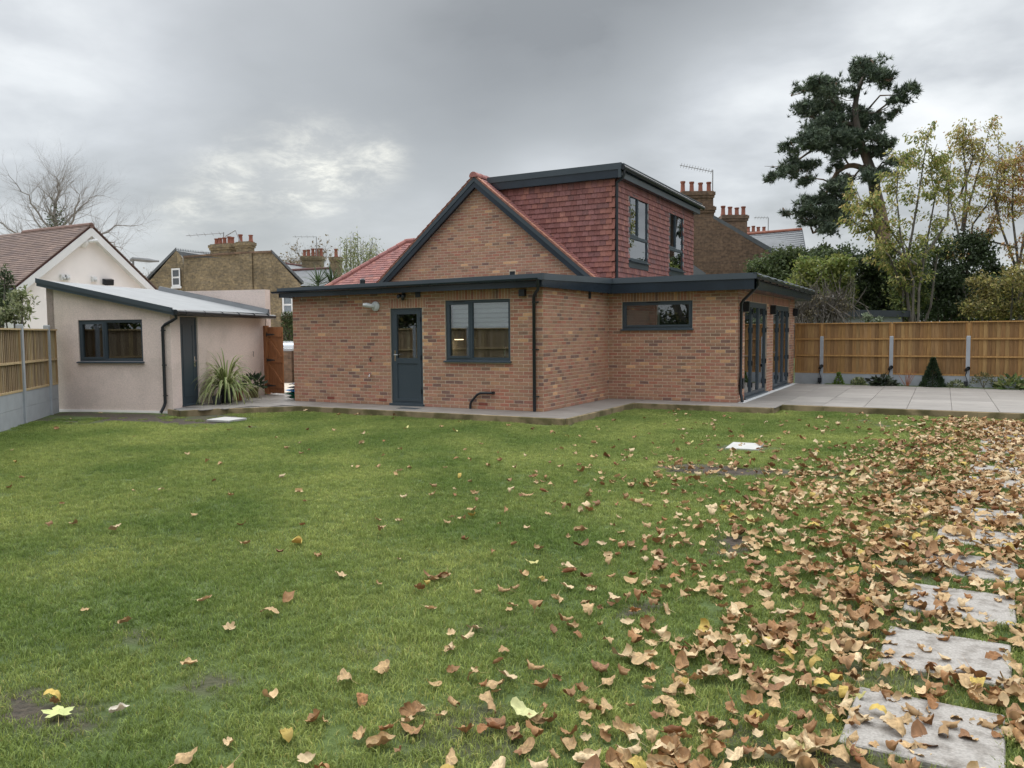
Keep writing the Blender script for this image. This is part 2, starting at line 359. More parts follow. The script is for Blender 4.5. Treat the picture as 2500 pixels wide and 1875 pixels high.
def build_ground():
    xs = np.concatenate([[-500, -200, -80, -40, -20], np.arange(-13, 11.01, .12), [14, 20, 40, 80, 200, 500]])
    ys = np.concatenate([[-300, -100, -40, -20], np.arange(-14, 4.6, .12), [8, 14, 20, 40, 80, 200, 600]])
    X, Y = np.meshgrid(xs, ys); nx, ny = len(xs), len(ys)
    fade = np.clip(1-np.maximum(np.abs(X+1)-11, 0)/2, 0, 1)*np.clip(1-np.maximum(np.abs(Y+5)-9, 0)/1.0, 0, 1)
    Z = lawn_z(X, Y)*fade-.01*(1-fade)
    v = np.stack([X, Y, Z], -1).reshape(-1, 3)
    i = np.arange((ny-1)*nx).reshape(ny-1, nx)[:, :-1].ravel()
    f = np.stack([i, i+1, i+1+nx, i+nx], 1)
    me = mesh_np('ground', v, f); a = me.attributes.new('soil', 'FLOAT', 'POINT'); a.data.foreach_set('value', soil_mask(v[:, 0], v[:, 1]).astype(np.float32))
    me.polygons.foreach_set('use_smooth', [True]*len(me.polygons))
    tag(link('ground', me, 'turf_soil'), kind='structure')
build_ground()

PZ = .12
patio = part('patio', MB().prism([(.93, -.96, -.03), (.93, 2.74, -.03), (3.98, 2.74, -.03), (3.98, 3.57, -.03), (13, 3.37, -.03), (13, 10.9, -.03), (3.0, 11.0, -.03), (2.9, 3.5, -.03), (-.2, 3.5, -.03), (-.2, .1, -.03), (-6.7, .1, -.03), (-6.7, 2., -.03), (-9.3, 2., -.03), (-8.0, -2.5, -.03), (-7.3, -2.86, -.03), (-7.0, -2.2, -.03), (-5.6, -.96, -.03)], (0, 0, .13)), 'grout')
tag(patio, kind='structure')
SLAB_T = [tuple(np.array([.222, .204, .188])*k) for k in (.88, .94, 1., 1.06, 1.14)]
_slabmesh = {}
def slab(x0, x1, y0, y1, top=PZ, parent=patio):
    key = (round(x1-x0, 3), round(y1-y0, 3), random.randrange(5))
    if key not in _slabmesh:
        mb = MB(); mb.tint = SLAB_T[key[2]]; hx, hy, c = key[0]/2-.003, key[1]/2-.003, .004
        mb.add([(-hx, -hy, -.02), (hx, -hy, -.02), (hx, hy, -.02), (-hx, hy, -.02), (-hx, -hy, -c), (hx, -hy, -c), (hx, hy, -c), (-hx, hy, -c), (-hx+c, -hy+c, 0), (hx-c, -hy+c, 0), (hx-c, hy-c, 0), (-hx+c, hy-c, 0)],
               [(0, 1, 5, 4), (1, 2, 6, 5), (2, 3, 7, 6), (3, 0, 4, 7), (4, 5, 9, 8), (5, 6, 10, 9), (6, 7, 11, 10), (7, 4, 8, 11), (8, 9, 10, 11)])
        me = bpy.data.meshes.new('paving_slab'); me.from_pydata(mb.v, [], mb.f); set_tint(me, mb.t); me.materials.append(MATS['slab']); _slabmesh[key] = me
    o = bpy.data.objects.new('paving_slab', _slabmesh[key]); col.objects.link(o); o.parent = parent; o.location = ((x0+x1)/2, (y0+y1)/2, top+random.uniform(-.0012, .0012))
# right-hand patio
xj = [3.14]+[4.075+.815*i for i in range(11)]
for i in range(len(xj)-1):
    y0 = 2.76 if xj[i+1] <= 4.1 else 3.6-.012*i
    yj = [y0] + [y for y in np.arange(3.62 if y0 < 3 else 4.44, 11, .815)]+[10.95]
    for a, b in zip(yj[:-1], yj[1:]):
        if b-a > .05: slab(xj[i], xj[i+1], a, b)
# strip under the wide window, strip along the return wall, strip along the door wall
for k in range(3): slab(.96+.727*k, .96+.727*(k+1), 2.76, 3.61)
for k in range(6): slab(.01, .93, -.0+.6*k, min(.6*(k+1), 3.6))
for k in range(8): slab(-5.6+.816*k, -5.6+.816*(k+1), -.97, -.005)
# beside the shed
for k in range(6):
    for j in range(3):
        x0 = -6.72-.8*(j+1); y0 = -2.2+.7*k
        w = -7.95-(y0+2.55)*.31
        xa, xb = max(x0, w+.05), x0+.8
        if xb-xa > .15: slab(xa, xb, y0, y0+.7)
for a in [(-6.7, -5.62, -.97, -.005), (-6.72, -6.2, -1.45, -.97), (-7.3, -6.95, -2.6, -2.2)]: slab(*a)
# kerb pieces: every edging length its own block
def kerb(line, step=.92, parent=patio):
    for p, q in zip(line[:-1], line[1:]):
        p = np.array(p); q = np.array(q); L = np.hypot(*(q-p)); n = max(1, round(L/step)); F = frame2(p, q)
        for k in range(n):
            u0, u1 = L*k/n+.002, L*(k+1)/n-.002; t = .118+random.uniform(-.003, .002); c = .008; w0, w1 = 0, .05
            b = [F(u0, w0, -.06), F(u1, w0, -.06), F(u1, w1, -.06), F(u0, w1, -.06), F(u0, w0, t-c), F(u1, w0, t-c), F(u1, w1, t-c), F(u0, w1, t-c), F(u0, w0+c, t), F(u1, w0+c, t), F(u1, w1-c, t), F(u0, w1-c, t)]
            part('kerb_stone', MB().add(b, [(0, 1, 5, 4), (1, 2, 6, 5), (2, 3, 7, 6), (3, 0, 4, 7), (4, 5, 9, 8), (5, 6, 10, 9), (6, 7, 11, 10), (7, 4, 8, 11), (8, 9, 10, 11)]), 'kerb', parent)
kerb([(-7.9, -2.68), (-7.3, -2.9), (-6.98, -2.25), (-5.6, -.98), (.94, -.98), (.94, 2.73), (3.99, 2.73), (3.99, 3.56), (12.5, 3.36)])
driveway = part('driveway', MB().add([(-40, 2.05, .015), (-6.75, 2.05, .125), (-6.75, 3.5, .125), (-9, 5, .1), (-9, 30, .02), (-40, 30, .0)], [(0, 1, 2, 3, 4, 5)]), 'driveway')
tag(driveway, kind='structure')
# white threshold strip at the foot of the folding doors, drain cover beside the back door
part('threshold_strip', MB().box((3.10, 3.66, .112), (3.25, 11.0, .1245)), 'white_strip', patio)
dr = part('drain_cover', MB().box((-3.25, -.62, .11), (-2.75, -.38, .124)), 'fascia_trim', patio)

# ================================================================== THE HOUSE
LA, LB, LC, LD = 6.753, 3.62, 3.075, 7.76
ZT = 2.66
house = thing('brick_house', 'brown brick bungalow with flat-roofed extension, red tiled dormer and dark grey windows', 'house', (0, 0, .12))
FA = frame2((-LA, 0), (0, 0)); FB = frame2((0, 0), (0, LB)); FC = frame2((0, LB), (LC, LB)); FD = frame2((LC, LB), (LC, LB+LD))
GY = 4.6; GX0, GX1, RX, RZ, SL = -8.4, .1, -4.23, 6.03, .828
FG = frame2((GX0, GY), (GX1, GY))
door_A = (LA-3.83, LA-2.96, .12, 2.30); win_A = (LA-2.355, LA-.755, 1.12, 2.44)
win_C = (.34, 2.055, 1.775, 2.45); bif1 = (4.38-LB, 7.03-LB, .12, 2.43); bif2 = (7.90-LB, 10.47-LB, .12, 2.43)
TH = .28
def wall_body(F, L, z0, z1, ops, u00=0., th=TH):
    mb = MB(); u = u00
    for (a, b, c, d) in sorted(ops):
        if a > u: mb.fbox(F, (u, -th, z0), (a, 0, z1))
        if c > z0+.01: mb.fbox(F, (a, -th, z0), (b, 0, c))
        if d < z1-.01: mb.fbox(F, (a, -th, d), (b, 0, z1))
        u = b
    if L > u: mb.fbox(F, (u, -th, z0), (L, 0, z1))
    return mb
PAL = [((146, 120, 104), 32), ((138, 118, 99), 24), ((142, 109, 95), 20), ((152, 127, 107), 14), ((126, 106, 93), 7), ((146, 104, 90), 8), ((104, 90, 86), 2.5), ((172, 148, 118), 3.2), ((184, 160, 124), 1.4), ((132, 94, 82), 4)]
PALW = np.array([w for _, w in PAL]); PALW = PALW/PALW.sum()
BTINT = []
for i in range(72):
    c = np.array(lin(PAL[rng.choice(len(PAL), p=PALW)][0])); c = c*.80+np.array([.275, .19, .14])*.20; BTINT.append(tuple(np.clip(c*rng.uniform(.9, 1.1)*np.array([1.32, 1.05, .95])+rng.normal(0, .004, 3), .01, .8)))
DARKI = [i for i, c in enumerate(BTINT) if c[0] < .225]
def bricks(L, z0, z1, ops=(), soldiers=(), clip=None, extra=0.):
    out = []; nk = int((z1-z0)/.075)+1
    cut = list(ops)+list(soldiers)
    for k in range(nk):
        v0 = z0+k*.075; v1 = min(v0+.065, z1)
        if v1-v0 < .015: continue
        free = [(0., L+extra)]
        for (a, b, c, d) in cut:
            if v1 > c+.012 and v0 < d-.012:
                nf = []
                for s, e in free:
                    if b <= s or a >= e: nf.append((s, e))
                    else:
                        if a > s: nf.append((s, a-.004))
                        if b < e: nf.append((b+.004, e))
                free = nf
        for s, e in free:
            off = (k % 2)*.1125; i = math.floor((s-off)/.225)
            while i*.225+off < e:
                a = max(i*.225+off+.005, s); b = min((i+1)*.225+off-.005, e); i += 1
                if b-a < .03: continue
                if clip and not clip(a, b, v0, v1): continue
                out.append((a, b, v0, v1))
    for (a, b, c, d) in soldiers:
        n = round((b-a)/.075); w = (b-a)/n
        for i in range(n): out.append((a+i*w+.005, a+(i+1)*w-.005, c+.006, min(d, c+.215)-.004))
    return out
WALLS = []
def brick_skin(wname, F, body, blist, proud=.0045, lowred=True):
    w = part(wname, body, 'mortar', house)
    for (a, b, v0, v1) in blist:
        u, z = (a+b)/2, (v0+v1)/2
        P = np.array(F(u, 0, z)); d = (math.sin(P[0]*1.9+P[1]*1.3)+math.sin(P[2]*6.1+P[0]*.7+P[1]))*.25+.5
        t = random.randrange(72)
        if random.random() < .09*d*(1 if z < 1.6 else .4) and DARKI: t = random.choice(DARKI)
        WALLS.append([w, F, a, b, v0, v1, t, proud])
    return w
sold_A = [(win_A[0]-.02, win_A[1]+.02, 2.44, 2.66), (door_A[0]-.05, door_A[1]+.1, 2.30, 2.52)]
brick_skin('wall', FA, wall_body(FA, LA, 0., ZT, [door_A, win_A]), bricks(LA, .12, ZT, [door_A, win_A], sold_A, extra=.007))
brick_skin('wall', FB, wall_body(FB, LB+.28, 0., ZT, [], u00=TH), bricks(LB, .12, ZT))
sold_C = [(win_C[0]-.02, win_C[1]+.02, 2.45, 2.66)]
brick_skin('wall', FC, wall_body(FC, LC, 0., ZT, [win_C]), bricks(LC, .12, ZT, [win_C], sold_C, extra=.007))
sold_D = [(bif1[0]-.06, bif2[1]+.06, 2.43, 2.66)]
brick_skin('wall', FD, wall_body(FD, LD, 0., ZT, [bif1, bif2], u00=TH), bricks(LD, .12, ZT, [bif1, bif2], sold_D))
def slope_z(x): return RZ-SL*abs(x-RX)
gb = MB().prism([(GX0, GY, 2.3), (GX1, GY, 2.3), (GX1, GY, slope_z(GX1)-.1), (RX, GY, RZ-.1), (GX0, GY, slope_z(GX0)-.1)], (0, .25, 0))
gvent = (RX-GX0+.96, RX-GX0+1.16, 3.23, 3.41)
brick_skin('gable_wall', FG, gb, bricks(GX1-GX0, 2.85, 6.0, [gvent], clip=lambda a, b, c, d: min(slope_z(GX0+a), slope_z(GX0+b)) > d+.06))
part('air_vent', MB().fbox(FG, (gvent[0]+.02, -.02, 3.245), (gvent[1]-.02, .006, 3.395)), 'black_plastic', house)
# the back and left sides close the house
part('rear_wall', MB().box((-LA, .28, 0), (-LA+.28, 13.5, ZT)).box((-LA+.28, 13.2, 0), (0, 13.5, 2.64)).box((0, LB+LD-.28, 0), (LC-.28, LB+LD, 2.64)).box((-.28, LB+LD, 0), (0, 13.2, 2.64)), 'mortar', house)
part('rear_gable', MB().prism([(GX0, 13.6, 2.3), (GX1, 13.6, 2.3), (GX1, 13.6, slope_z(GX1)-.1), (RX, 13.6, RZ-.1), (GX0, 13.6, slope_z(GX0)-.1)], (0, .2, 0)), 'mortar', house)

# bricks: the 300 that show largest are single objects, the rest is one part
def build_bricks():
    area = []
    for (w, F, a, b, v0, v1, t, pr) in WALLS:
        q = proj([F(a, 0, v0), F(b, 0, v0), F(b, 0, v1), F(a, 0, v1)])
        full = abs(b-a-.215) < .002 and abs(v1-v0-.065) < .002
        area.append(-abs((q[1]-q[0])[0]*(q[3]-q[0])[1]) if full else 0)
    order = np.argsort(area); single = set(order[:300].tolist()); mesh = {}
    rest = MB(); hb = np.array([0, 0, .12])
    for i, (w, F, a, b, v0, v1, t, pr) in enumerate(WALLS):
        if i in single:
            if t not in mesh:
                mb = MB(); mb.tint = BTINT[t]; c = .004; hx, hz = .1075, .0325
                mb.add([(-hx, 0, -hz), (hx, 0, -hz), (hx, 0, hz), (-hx, 0, hz), (-hx+c, -pr, -hz+c), (hx-c, -pr, -hz+c), (hx-c, -pr, hz-c), (-hx+c, -pr, hz-c)],
                       [(4, 5, 6, 7), (0, 1, 5, 4), (1, 2, 6, 5), (2, 3, 7, 6), (3, 0, 4, 7)])
                me = bpy.data.meshes.new('brick'); me.from_pydata(mb.v, [], mb.f); set_tint(me, mb.t); me.materials.append(MATS['brick']); mesh[t] = me
            o = bpy.data.objects.new('brick', mesh[t]); col.objects.link(o); o.parent = w
            P0, P1 = np.array(F(a, 0, 0)), np.array(F(b, 0, 0)); d = P1-P0
            o.rotation_euler = (0, 0, math.atan2(d[1], d[0])+random.uniform(-.006, .006)); o.location = tuple(np.array(F((a+b)/2, -.0005, (v0+v1)/2))-hb)
        else:
            rest.tint = BTINT[t]; c = .004; p = pr*random.uniform(.7, 1.2)
            rest.add([F(a, -.001, v0), F(b, -.001, v0), F(b, -.001, v1), F(a, -.001, v1), F(a+c, p, v0+c), F(b-c, p, v0+c), F(b-c, p, v1-c), F(a+c, p, v1-c)],
                     [(4, 5, 6, 7), (0, 1, 5, 4), (1, 2, 6, 5), (2, 3, 7, 6), (3, 0, 4, 7)])
    tag(part('brickwork', rest, 'brick', house), kind='stuff')
build_bricks()
# three red air bricks low in the door wall
for x in (-5.61, -4.07, -1.42):
    mb = MB(); mb.tint = (.22, .065, .045); mb.fbox(FA, (LA+x-.107, -.003, .197), (LA+x+.107, .0095, .262)); part('air_brick', mb, 'brick', house)

# ---- windows and doors
def bars(F, u0, u1, z0, z1, t, w0, w1, mb=None):
    mb = mb or MB()
    mb.fbox(F, (u0, w0, z0), (u0+t, w1, z1)).fbox(F, (u1-t, w0, z0), (u1, w1, z1)).fbox(F, (u0+t, w0, z0), (u1-t, w1, z0+t)).fbox(F, (u0+t, w0, z1-t), (u1-t, w1, z1))
    return mb
def pane(F, u0, u1, z0, z1, w, parent, g='glass'):
    return part('pane', MB().fbox(F, (u0, w-.006, z0), (u1, w, z1)), g, parent)
def window(parent, F, u0, u1, z0, z1, cells, sill=True, g='glass', w=-.03, name='window', fr='anthracite', t=.05, sillw=.06):
    """cells: list of (a,b,c,d, opens) sash rectangles inside the frame"""
    u0 += .002; u1 -= .002; z1 -= .002
    o = part(name, bars(F, u0, u1, z0, z1, t, w-.07, w), fr, parent)
    for (a, b, c, d, opens) in cells:
        if opens:
            part('sash', bars(F, a, b, c, d, .045, w-.06, w+.012), fr, o); pane(F, a+.04, b-.04, c+.04, d-.04, w-.025, o, g)
        else:
            part('bead', bars(F, a, b, c, d, .018, w-.05, w-.012), fr, o); pane(F, a+.012, b-.012, c+.012, d-.012, w-.03, o, g)
    if sill: part('sill', MB().prism([F(u0-.03, w-.01, z0-.035), F(u0-.03, sillw, z0-.04), F(u0-.03, sillw, z0-.015), F(u0-.03, w-.01, z0+.006)], np.array(F(u1+.03, 0, 0))-np.array(F(u0-.03, 0, 0))), fr, o)
    return o
a, b, c, d = win_A; mu = LA-1.72
wA = window(house, FA, a, b, c+.03, d, [(a+.05, mu-.02, c+.08, d-.05, True), (mu+.025, b-.05, c+.08, d-.05, False)])
part('mullion', MB().fbox(FA, (mu-.02, -.1, c+.08), (mu+.025, -.026, d-.052)), 'anthracite', wA)
part('trickle_vent', MB().fbox(FA, (a+.2, -.02, d-.04), (a+.48, -.008, d-.02)), 'black_plastic', wA)
a, b, c, d = win_C
wC = window(house, FC, a, b, c+.03, d, [(a+.045, b-.045, c+.075, d-.045, True)])
part('trickle_vent', MB().fbox(FC, (.95, -.02, d-.035), (1.28, -.008, d-.015)), 'black_plastic', wC)
# back door
a, b, c, d = door_A; c = .17
dA = part('door', bars(FA, a+.002, b-.002, c, d-.002, .055, -.10, -.03), 'anthracite', house)
lf = MB(); l0, l1, lz0, lz1 = a+.06, b-.06, c+.05, d-.06
lf.fbox(FA, (l0, -.085, lz0), (l0+.1, -.022, lz1)).fbox(FA, (l1-.1, -.085, lz0), (l1, -.022, lz1)).fbox(FA, (l0+.1, -.085, lz0), (l1-.1, -.022, lz0+.06)).fbox(FA, (l0+.1, -.085, 1.07), (l1-.1, -.022, 1.19)).fbox(FA, (l0+.1, -.085, lz1-.075), (l1-.1, -.022, lz1))
part('door_leaf', lf, 'anthracite', dA)
part('lower_panel', MB().fbox(FA, (l0+.098, -.07, lz0+.058), (l1-.098, -.04, 1.072)), 'anthracite', dA)
pane(FA, l0+.098, l1-.098, 1.188, lz1-.073, -.05, dA)
part('handle', MB().fbox(FA, (l0+.035, -.022, 1.12), (l0+.065, -.012, 1.36)).tube([FA(l0+.05, -.012, 1.26), FA(l0+.05, .03, 1.26), FA(l0+.16, .035, 1.26)], .010), 'chrome', dA)
part('threshold', MB().fbox(FA, (a-.03, -.1, .122), (b+.03, .05, .17)), 'anthracite', dA)
for z in (.45, 1.2, 2.05): part('hinge', MB().fbox(FA, (l1-.008, -.03, z-.05), (l1+.012, -.008, z+.05)), 'black_plastic', dA)
# folding doors
for (a, b, c, d) in (bif1, bif2):
    fd = part('folding_door', bars(FD, a+.002, b-.002, .125, d-.002, .06, -.12, -.03), 'anthracite', house)
    n = 3; W = (b-a-.12)/n
    for i in range(n):
        u0 = a+.06+W*i
        lfp = part('door_leaf', bars(FD, u0+.004, u0+W-.004, .19, d-.065, .06, -.10, -.022), 'anthracite', fd)
        pane(FD, u0+.06, u0+W-.06, .25, d-.125, -.055, lfp)
        if i != 1:
            for z in (.42, .95, 1.75, 2.2): part('hinge', MB().fbox(FD, (u0+W-.03, -.022, z-.06), (u0+W+.03, .004, z+.06)), 'black_plastic', fd)
    part('handle', MB().tube([FD(a+.09, -.02, 1.15), FD(a+.09, .03, 1.15), FD(a+.2, .03, 1.15)], .011), 'chrome', fd)
    part('sill', MB().fbox(FD, (a-.02, -.03, .124), (b+.02, .05, .16)), 'anthracite', fd)
# ---- rooms behind the glass
part('interior_wall', MB().box((-6.4, 3.2, .15), (-.3, 3.3, 2.62)).box((-2.75, .3, .15), (-2.65, 3.2, 2.62)).box((-.34, .3, .15), (-.29, 3.3, 2.62)).box((-6.46, .3, .15), (-6.4, 3.3, 2.62)), 'interior', house)
part('interior_wall', MB().box((-.1, 3.92, .15), (0., 11.1, 2.62)).box((0, 11.0, .15), (2.78, 11.1, 2.62)), 'interior', house)
part('interior_post', MB().box((.55, 5.6, .15), (.61, 5.66, 2.6)), 'white_paint', house)
part('floor', MB().box((-6.4, .29, .1), (-.29, 3.3, .15)).box((-.1, 3.91, .1), (2.79, 11.1, .149)), 'interior', house)
part('ceiling', MB().box((-6.46, .27, 2.62), (-.2, 3.35, 2.65)).box((-.2, 3.8, 2.62), (2.8, 11.2, 2.651)), 'white_paint', house)
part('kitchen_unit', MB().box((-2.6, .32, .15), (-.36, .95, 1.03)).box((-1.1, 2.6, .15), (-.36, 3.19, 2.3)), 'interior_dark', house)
part('interior_wall', MB().box((0., 6.6, .15), (2.78, 6.7, 2.62)), 'interior_dark', house)  # dark partition added to hide the lit far end of the room
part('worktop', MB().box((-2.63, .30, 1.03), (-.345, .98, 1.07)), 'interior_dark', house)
lm = bpy.data.materials.new('warm_light'); lm.use_nodes = True; lm.node_tree.nodes['Principled BSDF'].inputs['Emission Color'].default_value = (1, .72, .4, 1); lm.node_tree.nodes['Principled BSDF'].inputs['Emission Strength'].default_value = 3.; MATS['warm_light'] = lm
cl_ = thing('cabinet_light', 'lit warm strip lamp under a kitchen cabinet seen through the window', 'lamp', (-2.5, .7, 1.6))
part('strip', MB().box((-2.52, .62, 1.585), (-2.38, .78, 1.60)), 'warm_light', cl_); part('cabinet', MB().box((-2.65, .55, 1.60), (-2.34, 1.3, 2.2)), 'interior_dark', cl_)
bl = thing('roller_blind', 'white and grey striped roller blind half lowered in the kitchen window', 'blind', (-1.56, .22, 1.9))
for i in range(6):
    zt = 2.43-i*.098
    part('blind_band', MB().box((-2.29, .205, zt-.062), (-.82, .212, zt)), 'blind', bl)
    part('sheer_band', MB().box((-2.29, .207, zt-.098), (-.82, .210, zt-.062)), 'blind_sheer', bl)
tp = thing('kitchen_tap', 'chrome swan-neck kitchen tap behind the window by the back door', 'tap', (-1.12, .42, 1.07))
part('spout', MB().tube([(-1.12, .42, 1.06), (-1.12, .42, 1.34)]+[(-1.02-.1*math.cos(q), .42, 1.34+.1*math.sin(q)) for q in np.linspace(0, math.pi*.95, 9)], .013), 'chrome', tp, True)
part('lever', MB().tube([(-1.12, .42, 1.12), (-1.2, .42, 1.15)], .012), 'chrome', tp)
part('base', MB().lathe((-1.12, .42, 1.07), [(.028, 0), (.028, .05), (.018, .06)]), 'chrome', tp)

# ---- flat roof
def roof_slab():
    zt = 2.88
    poly = [(-6.95, -.2, zt-.05), (.08, -.2, zt), (.15, 3.38, zt+.06), (3.5, 3.38, zt+.06), (3.5, 11.7, zt+.06), (.2, 11.7, zt+.06), (.2, 13.5, zt+.06), (-6.95, 13.5, zt-.05)]
    part('flat_roof', MB().prism([(x, y, z-.1) for x, y, z in poly], (0, 0, .1)), 'roof_felt', house)
    part('soffit', MB().prism([(-6.93, -.19, ZT-.012), (.07, -.19, ZT-.012), (.14, 3.39, ZT-.012), (3.49, 3.39, ZT-.012), (3.49, 11.69, ZT-.012), (2.9, 11.69, ZT-.012), (2.9, 3.75, ZT-.012), (-.15, 3.75, ZT-.012), (-.15, .15, ZT-.012), (-6.93, .15, ZT-.012)], (0, 0, .012)), 'fascia_dark', house)
    def edge(p, q, z0, z1, za, zb, o=.02, tl=.13):
        F = frame2(p, q); L = math.hypot(q[0]-p[0], q[1]-p[1])
        lo = MB().hexa([F(0, -.03, z0), F(L, -.03, z1), F(L, 0, z1), F(0, 0, z0), F(0, -.03, za-tl+.02), F(L, -.03, zb-tl+.02), F(L, 0, zb-tl+.02), F(0, 0, za-tl+.02)])
        part('fascia_board', lo, 'fascia_dark', house)
        up = MB().hexa([F(-o, -.06, za-tl), F(L+o, -.06, zb-tl), F(L+o, o, zb-tl), F(-o, o, za-tl), F(-o, -.06, za), F(L+o, -.06, zb), F(L+o, o-.012, zb), F(-o, o-.012, za)])
        part('roof_trim', up, 'fascia_trim', house)
    edge((-6.97, -.23), (.1, -.23), 2.62, 2.645, 2.845, 2.915, .03)
    edge((.1, -.23), (.18, 3.36), 2.645, 2.645, 2.915, 3.01)
    edge((.18, 3.36), (3.52, 3.36), 2.645, 2.645, 3.01, 3.005)
    edge((-6.97, 13.5), (-6.97, -.23), 2.62, 2.62, 2.845, 2.845)
    # right side: fascia, ragged felt edge and black gutter
    FR = frame2((3.52, 3.36), (3.52, 11.7))
    part('fascia_board', MB().fbox(FR, (0, -.03, 2.645), (8.34, 0, 2.92)), 'fascia_dark', house)
    part('fascia_board', MB().box((2.9, 11.69, 2.645), (3.52, 11.72, 2.95)), 'fascia_dark', house)
    g = MB(); prof = [(.005, .0), (.012, -.05), (.05, -.075), (.088, -.05), (.095, .0)]
    for a, b in zip(prof[:-1], prof[1:]): g.hexa([FR(-.02, a[0], 2.92+a[1]), FR(8.5, a[0], 2.90+a[1]), FR(8.5, b[0], 2.90+b[1]), FR(-.02, b[0], 2.92+b[1]), FR(-.02, a[0], 2.926+a[1]), FR(8.5, a[0], 2.906+a[1]), FR(8.5, b[0], 2.906+b[1]), FR(-.02, b[0], 2.926+b[1])])
    part('gutter', g, 'black_plastic', house)
    vs = []; n = 70
    for i in range(n+1):
        u = -.02+8.54*i/n; vs += [FR(u, -.06, 3.0), FR(u, .05+.012*math.sin(i*.9), 2.985), FR(u, .082+.01*math.sin(i*.9)+random.uniform(-.006, .006), 2.945+.012*math.sin(i*.9))]
    fs = [(i*3+k, (i+1)*3+k, (i+1)*3+k+1, i*3+k+1) for i in range(n) for k in range(2)]
    fe = part('felt_edge', MB().add(vs, fs), 'fascia_trim', house)
    for i in range(10): part('gutter_bracket', MB().fbox(FR, (.4+i*.85, 0, 2.83), (.43+i*.85, .1, 2.86)), 'black_plastic', house)
roof_slab()
# gutter under the trim of the door wall
g = MB()
for i in range(5):
    q0, q1 = math.pi+math.pi*i/5, math.pi+math.pi*(i+1)/5
    pts = []
    for x, zz in ((-7.12, 2.765), (.05, 2.82)):
        pts += [(x, -.285+.052*math.cos(q0), zz+.052*math.sin(q0)), (x, -.285+.052*math.cos(q1), zz+.052*math.sin(q1)), (x, -.285+.047*math.cos(q1), zz+.047*math.sin(q1)), (x, -.285+.047*math.cos(q0), zz+.047*math.sin(q0))]
    g.hexa([pts[0], pts[4], pts[5], pts[1], pts[3], pts[7], pts[6], pts[2]])
part('gutter', g, 'fascia_dark', house)

# ---- downpipes
def downpipe(path, r=.034, clips=(), F=None, parent=house):
    o = part('downpipe', MB().tube(path, r, 12), 'black_plastic', parent, True)
    for (p, q) in clips: part('pipe_clip', MB().tube([np.array(p)-np.array([0, 0, .014]), np.array(p)+np.array([0, 0, .014])], r+.008, 12).tube([p, q], .012, 6), 'black_plastic', o)
    return o
dx = -.175
downpipe([(.02, -.27, 2.80), (.02, -.26, 2.66), (.0, -.22, 2.60), (dx+.03, -.09, 2.50), (dx, -.06, 2.44), (dx, -.06, .125)], clips=[((dx, -.06, z), (dx+.085, .0, z)) for z in (2.35, 1.39, .43)])
dx, dy = 3.13, 3.76
downpipe([(3.56, 3.44, 2.86), (3.55, 3.46, 2.74), (3.5, 3.5, 2.68), (dx+.05, dy-.03, 2.42), (dx, dy, 2.36), (dx, dy, .32), (dx+.03, dy-.02, .24), (dx+.05, dy-.04, .13)], clips=[((dx, dy, z), (dx-.05, dy-.01, z)) for z in (2.2, 1.35, .5)])
part('pipe_box', MB().box((3.09, 3.82, .42), (3.17, 3.98, .66)), 'black_plastic', house)
# waste pipe low on the door wall, outside tap, hook, vents
part('waste_pipe', MB().tube([(-1.16, -.055, .475), (-1.46, -.055, .465), (-1.54, -.055, .43), (-1.69, -.055, .27), (-1.71, -.055, .22), (-1.71, -.055, .12)], .026, 10).tube([(-1.16, 0, .477), (-1.16, -.075, .477)], .032, 10), 'black_plastic', house, True)
part('outside_tap', MB().tube([(-4.39, 0, .80), (-4.39, -.07, .80), (-4.39, -.09, .75)], .012, 8).tube([(-4.43, -.05, .83), (-4.35, -.05, .83)], .008, 6), 'chrome', house)
part('hose_hook', MB().tube([(-4.38, 0, 1.2), (-4.38, -.05, 1.19), (-4.38, -.06, 1.14), (-4.38, -.02, 1.11)], .012, 6), 'black_plastic', house)
part('air_vent', MB().fbox(FA, (LA-3.11, 0, 2.53), (LA-2.99, .035, 2.645)), 'black_plastic', house)
part('air_vent', MB().fbox(FB, (2.35, 0, 2.50), (2.45, .03, 2.64)), 'pot_black', house)
part('vent_box', MB().fbox(FA, (LA-.505, 0, 2.48), (LA-.375, .10, 2.615)), 'black_plastic', house)
for x in (-6.45, -5.85, -5.05): part('cable_clip', MB().tube([(x, -.01, 2.62), (x+.03, -.04, 2.60), (x+.02, -.02, 2.57)], .006, 5), 'white_paint', house)

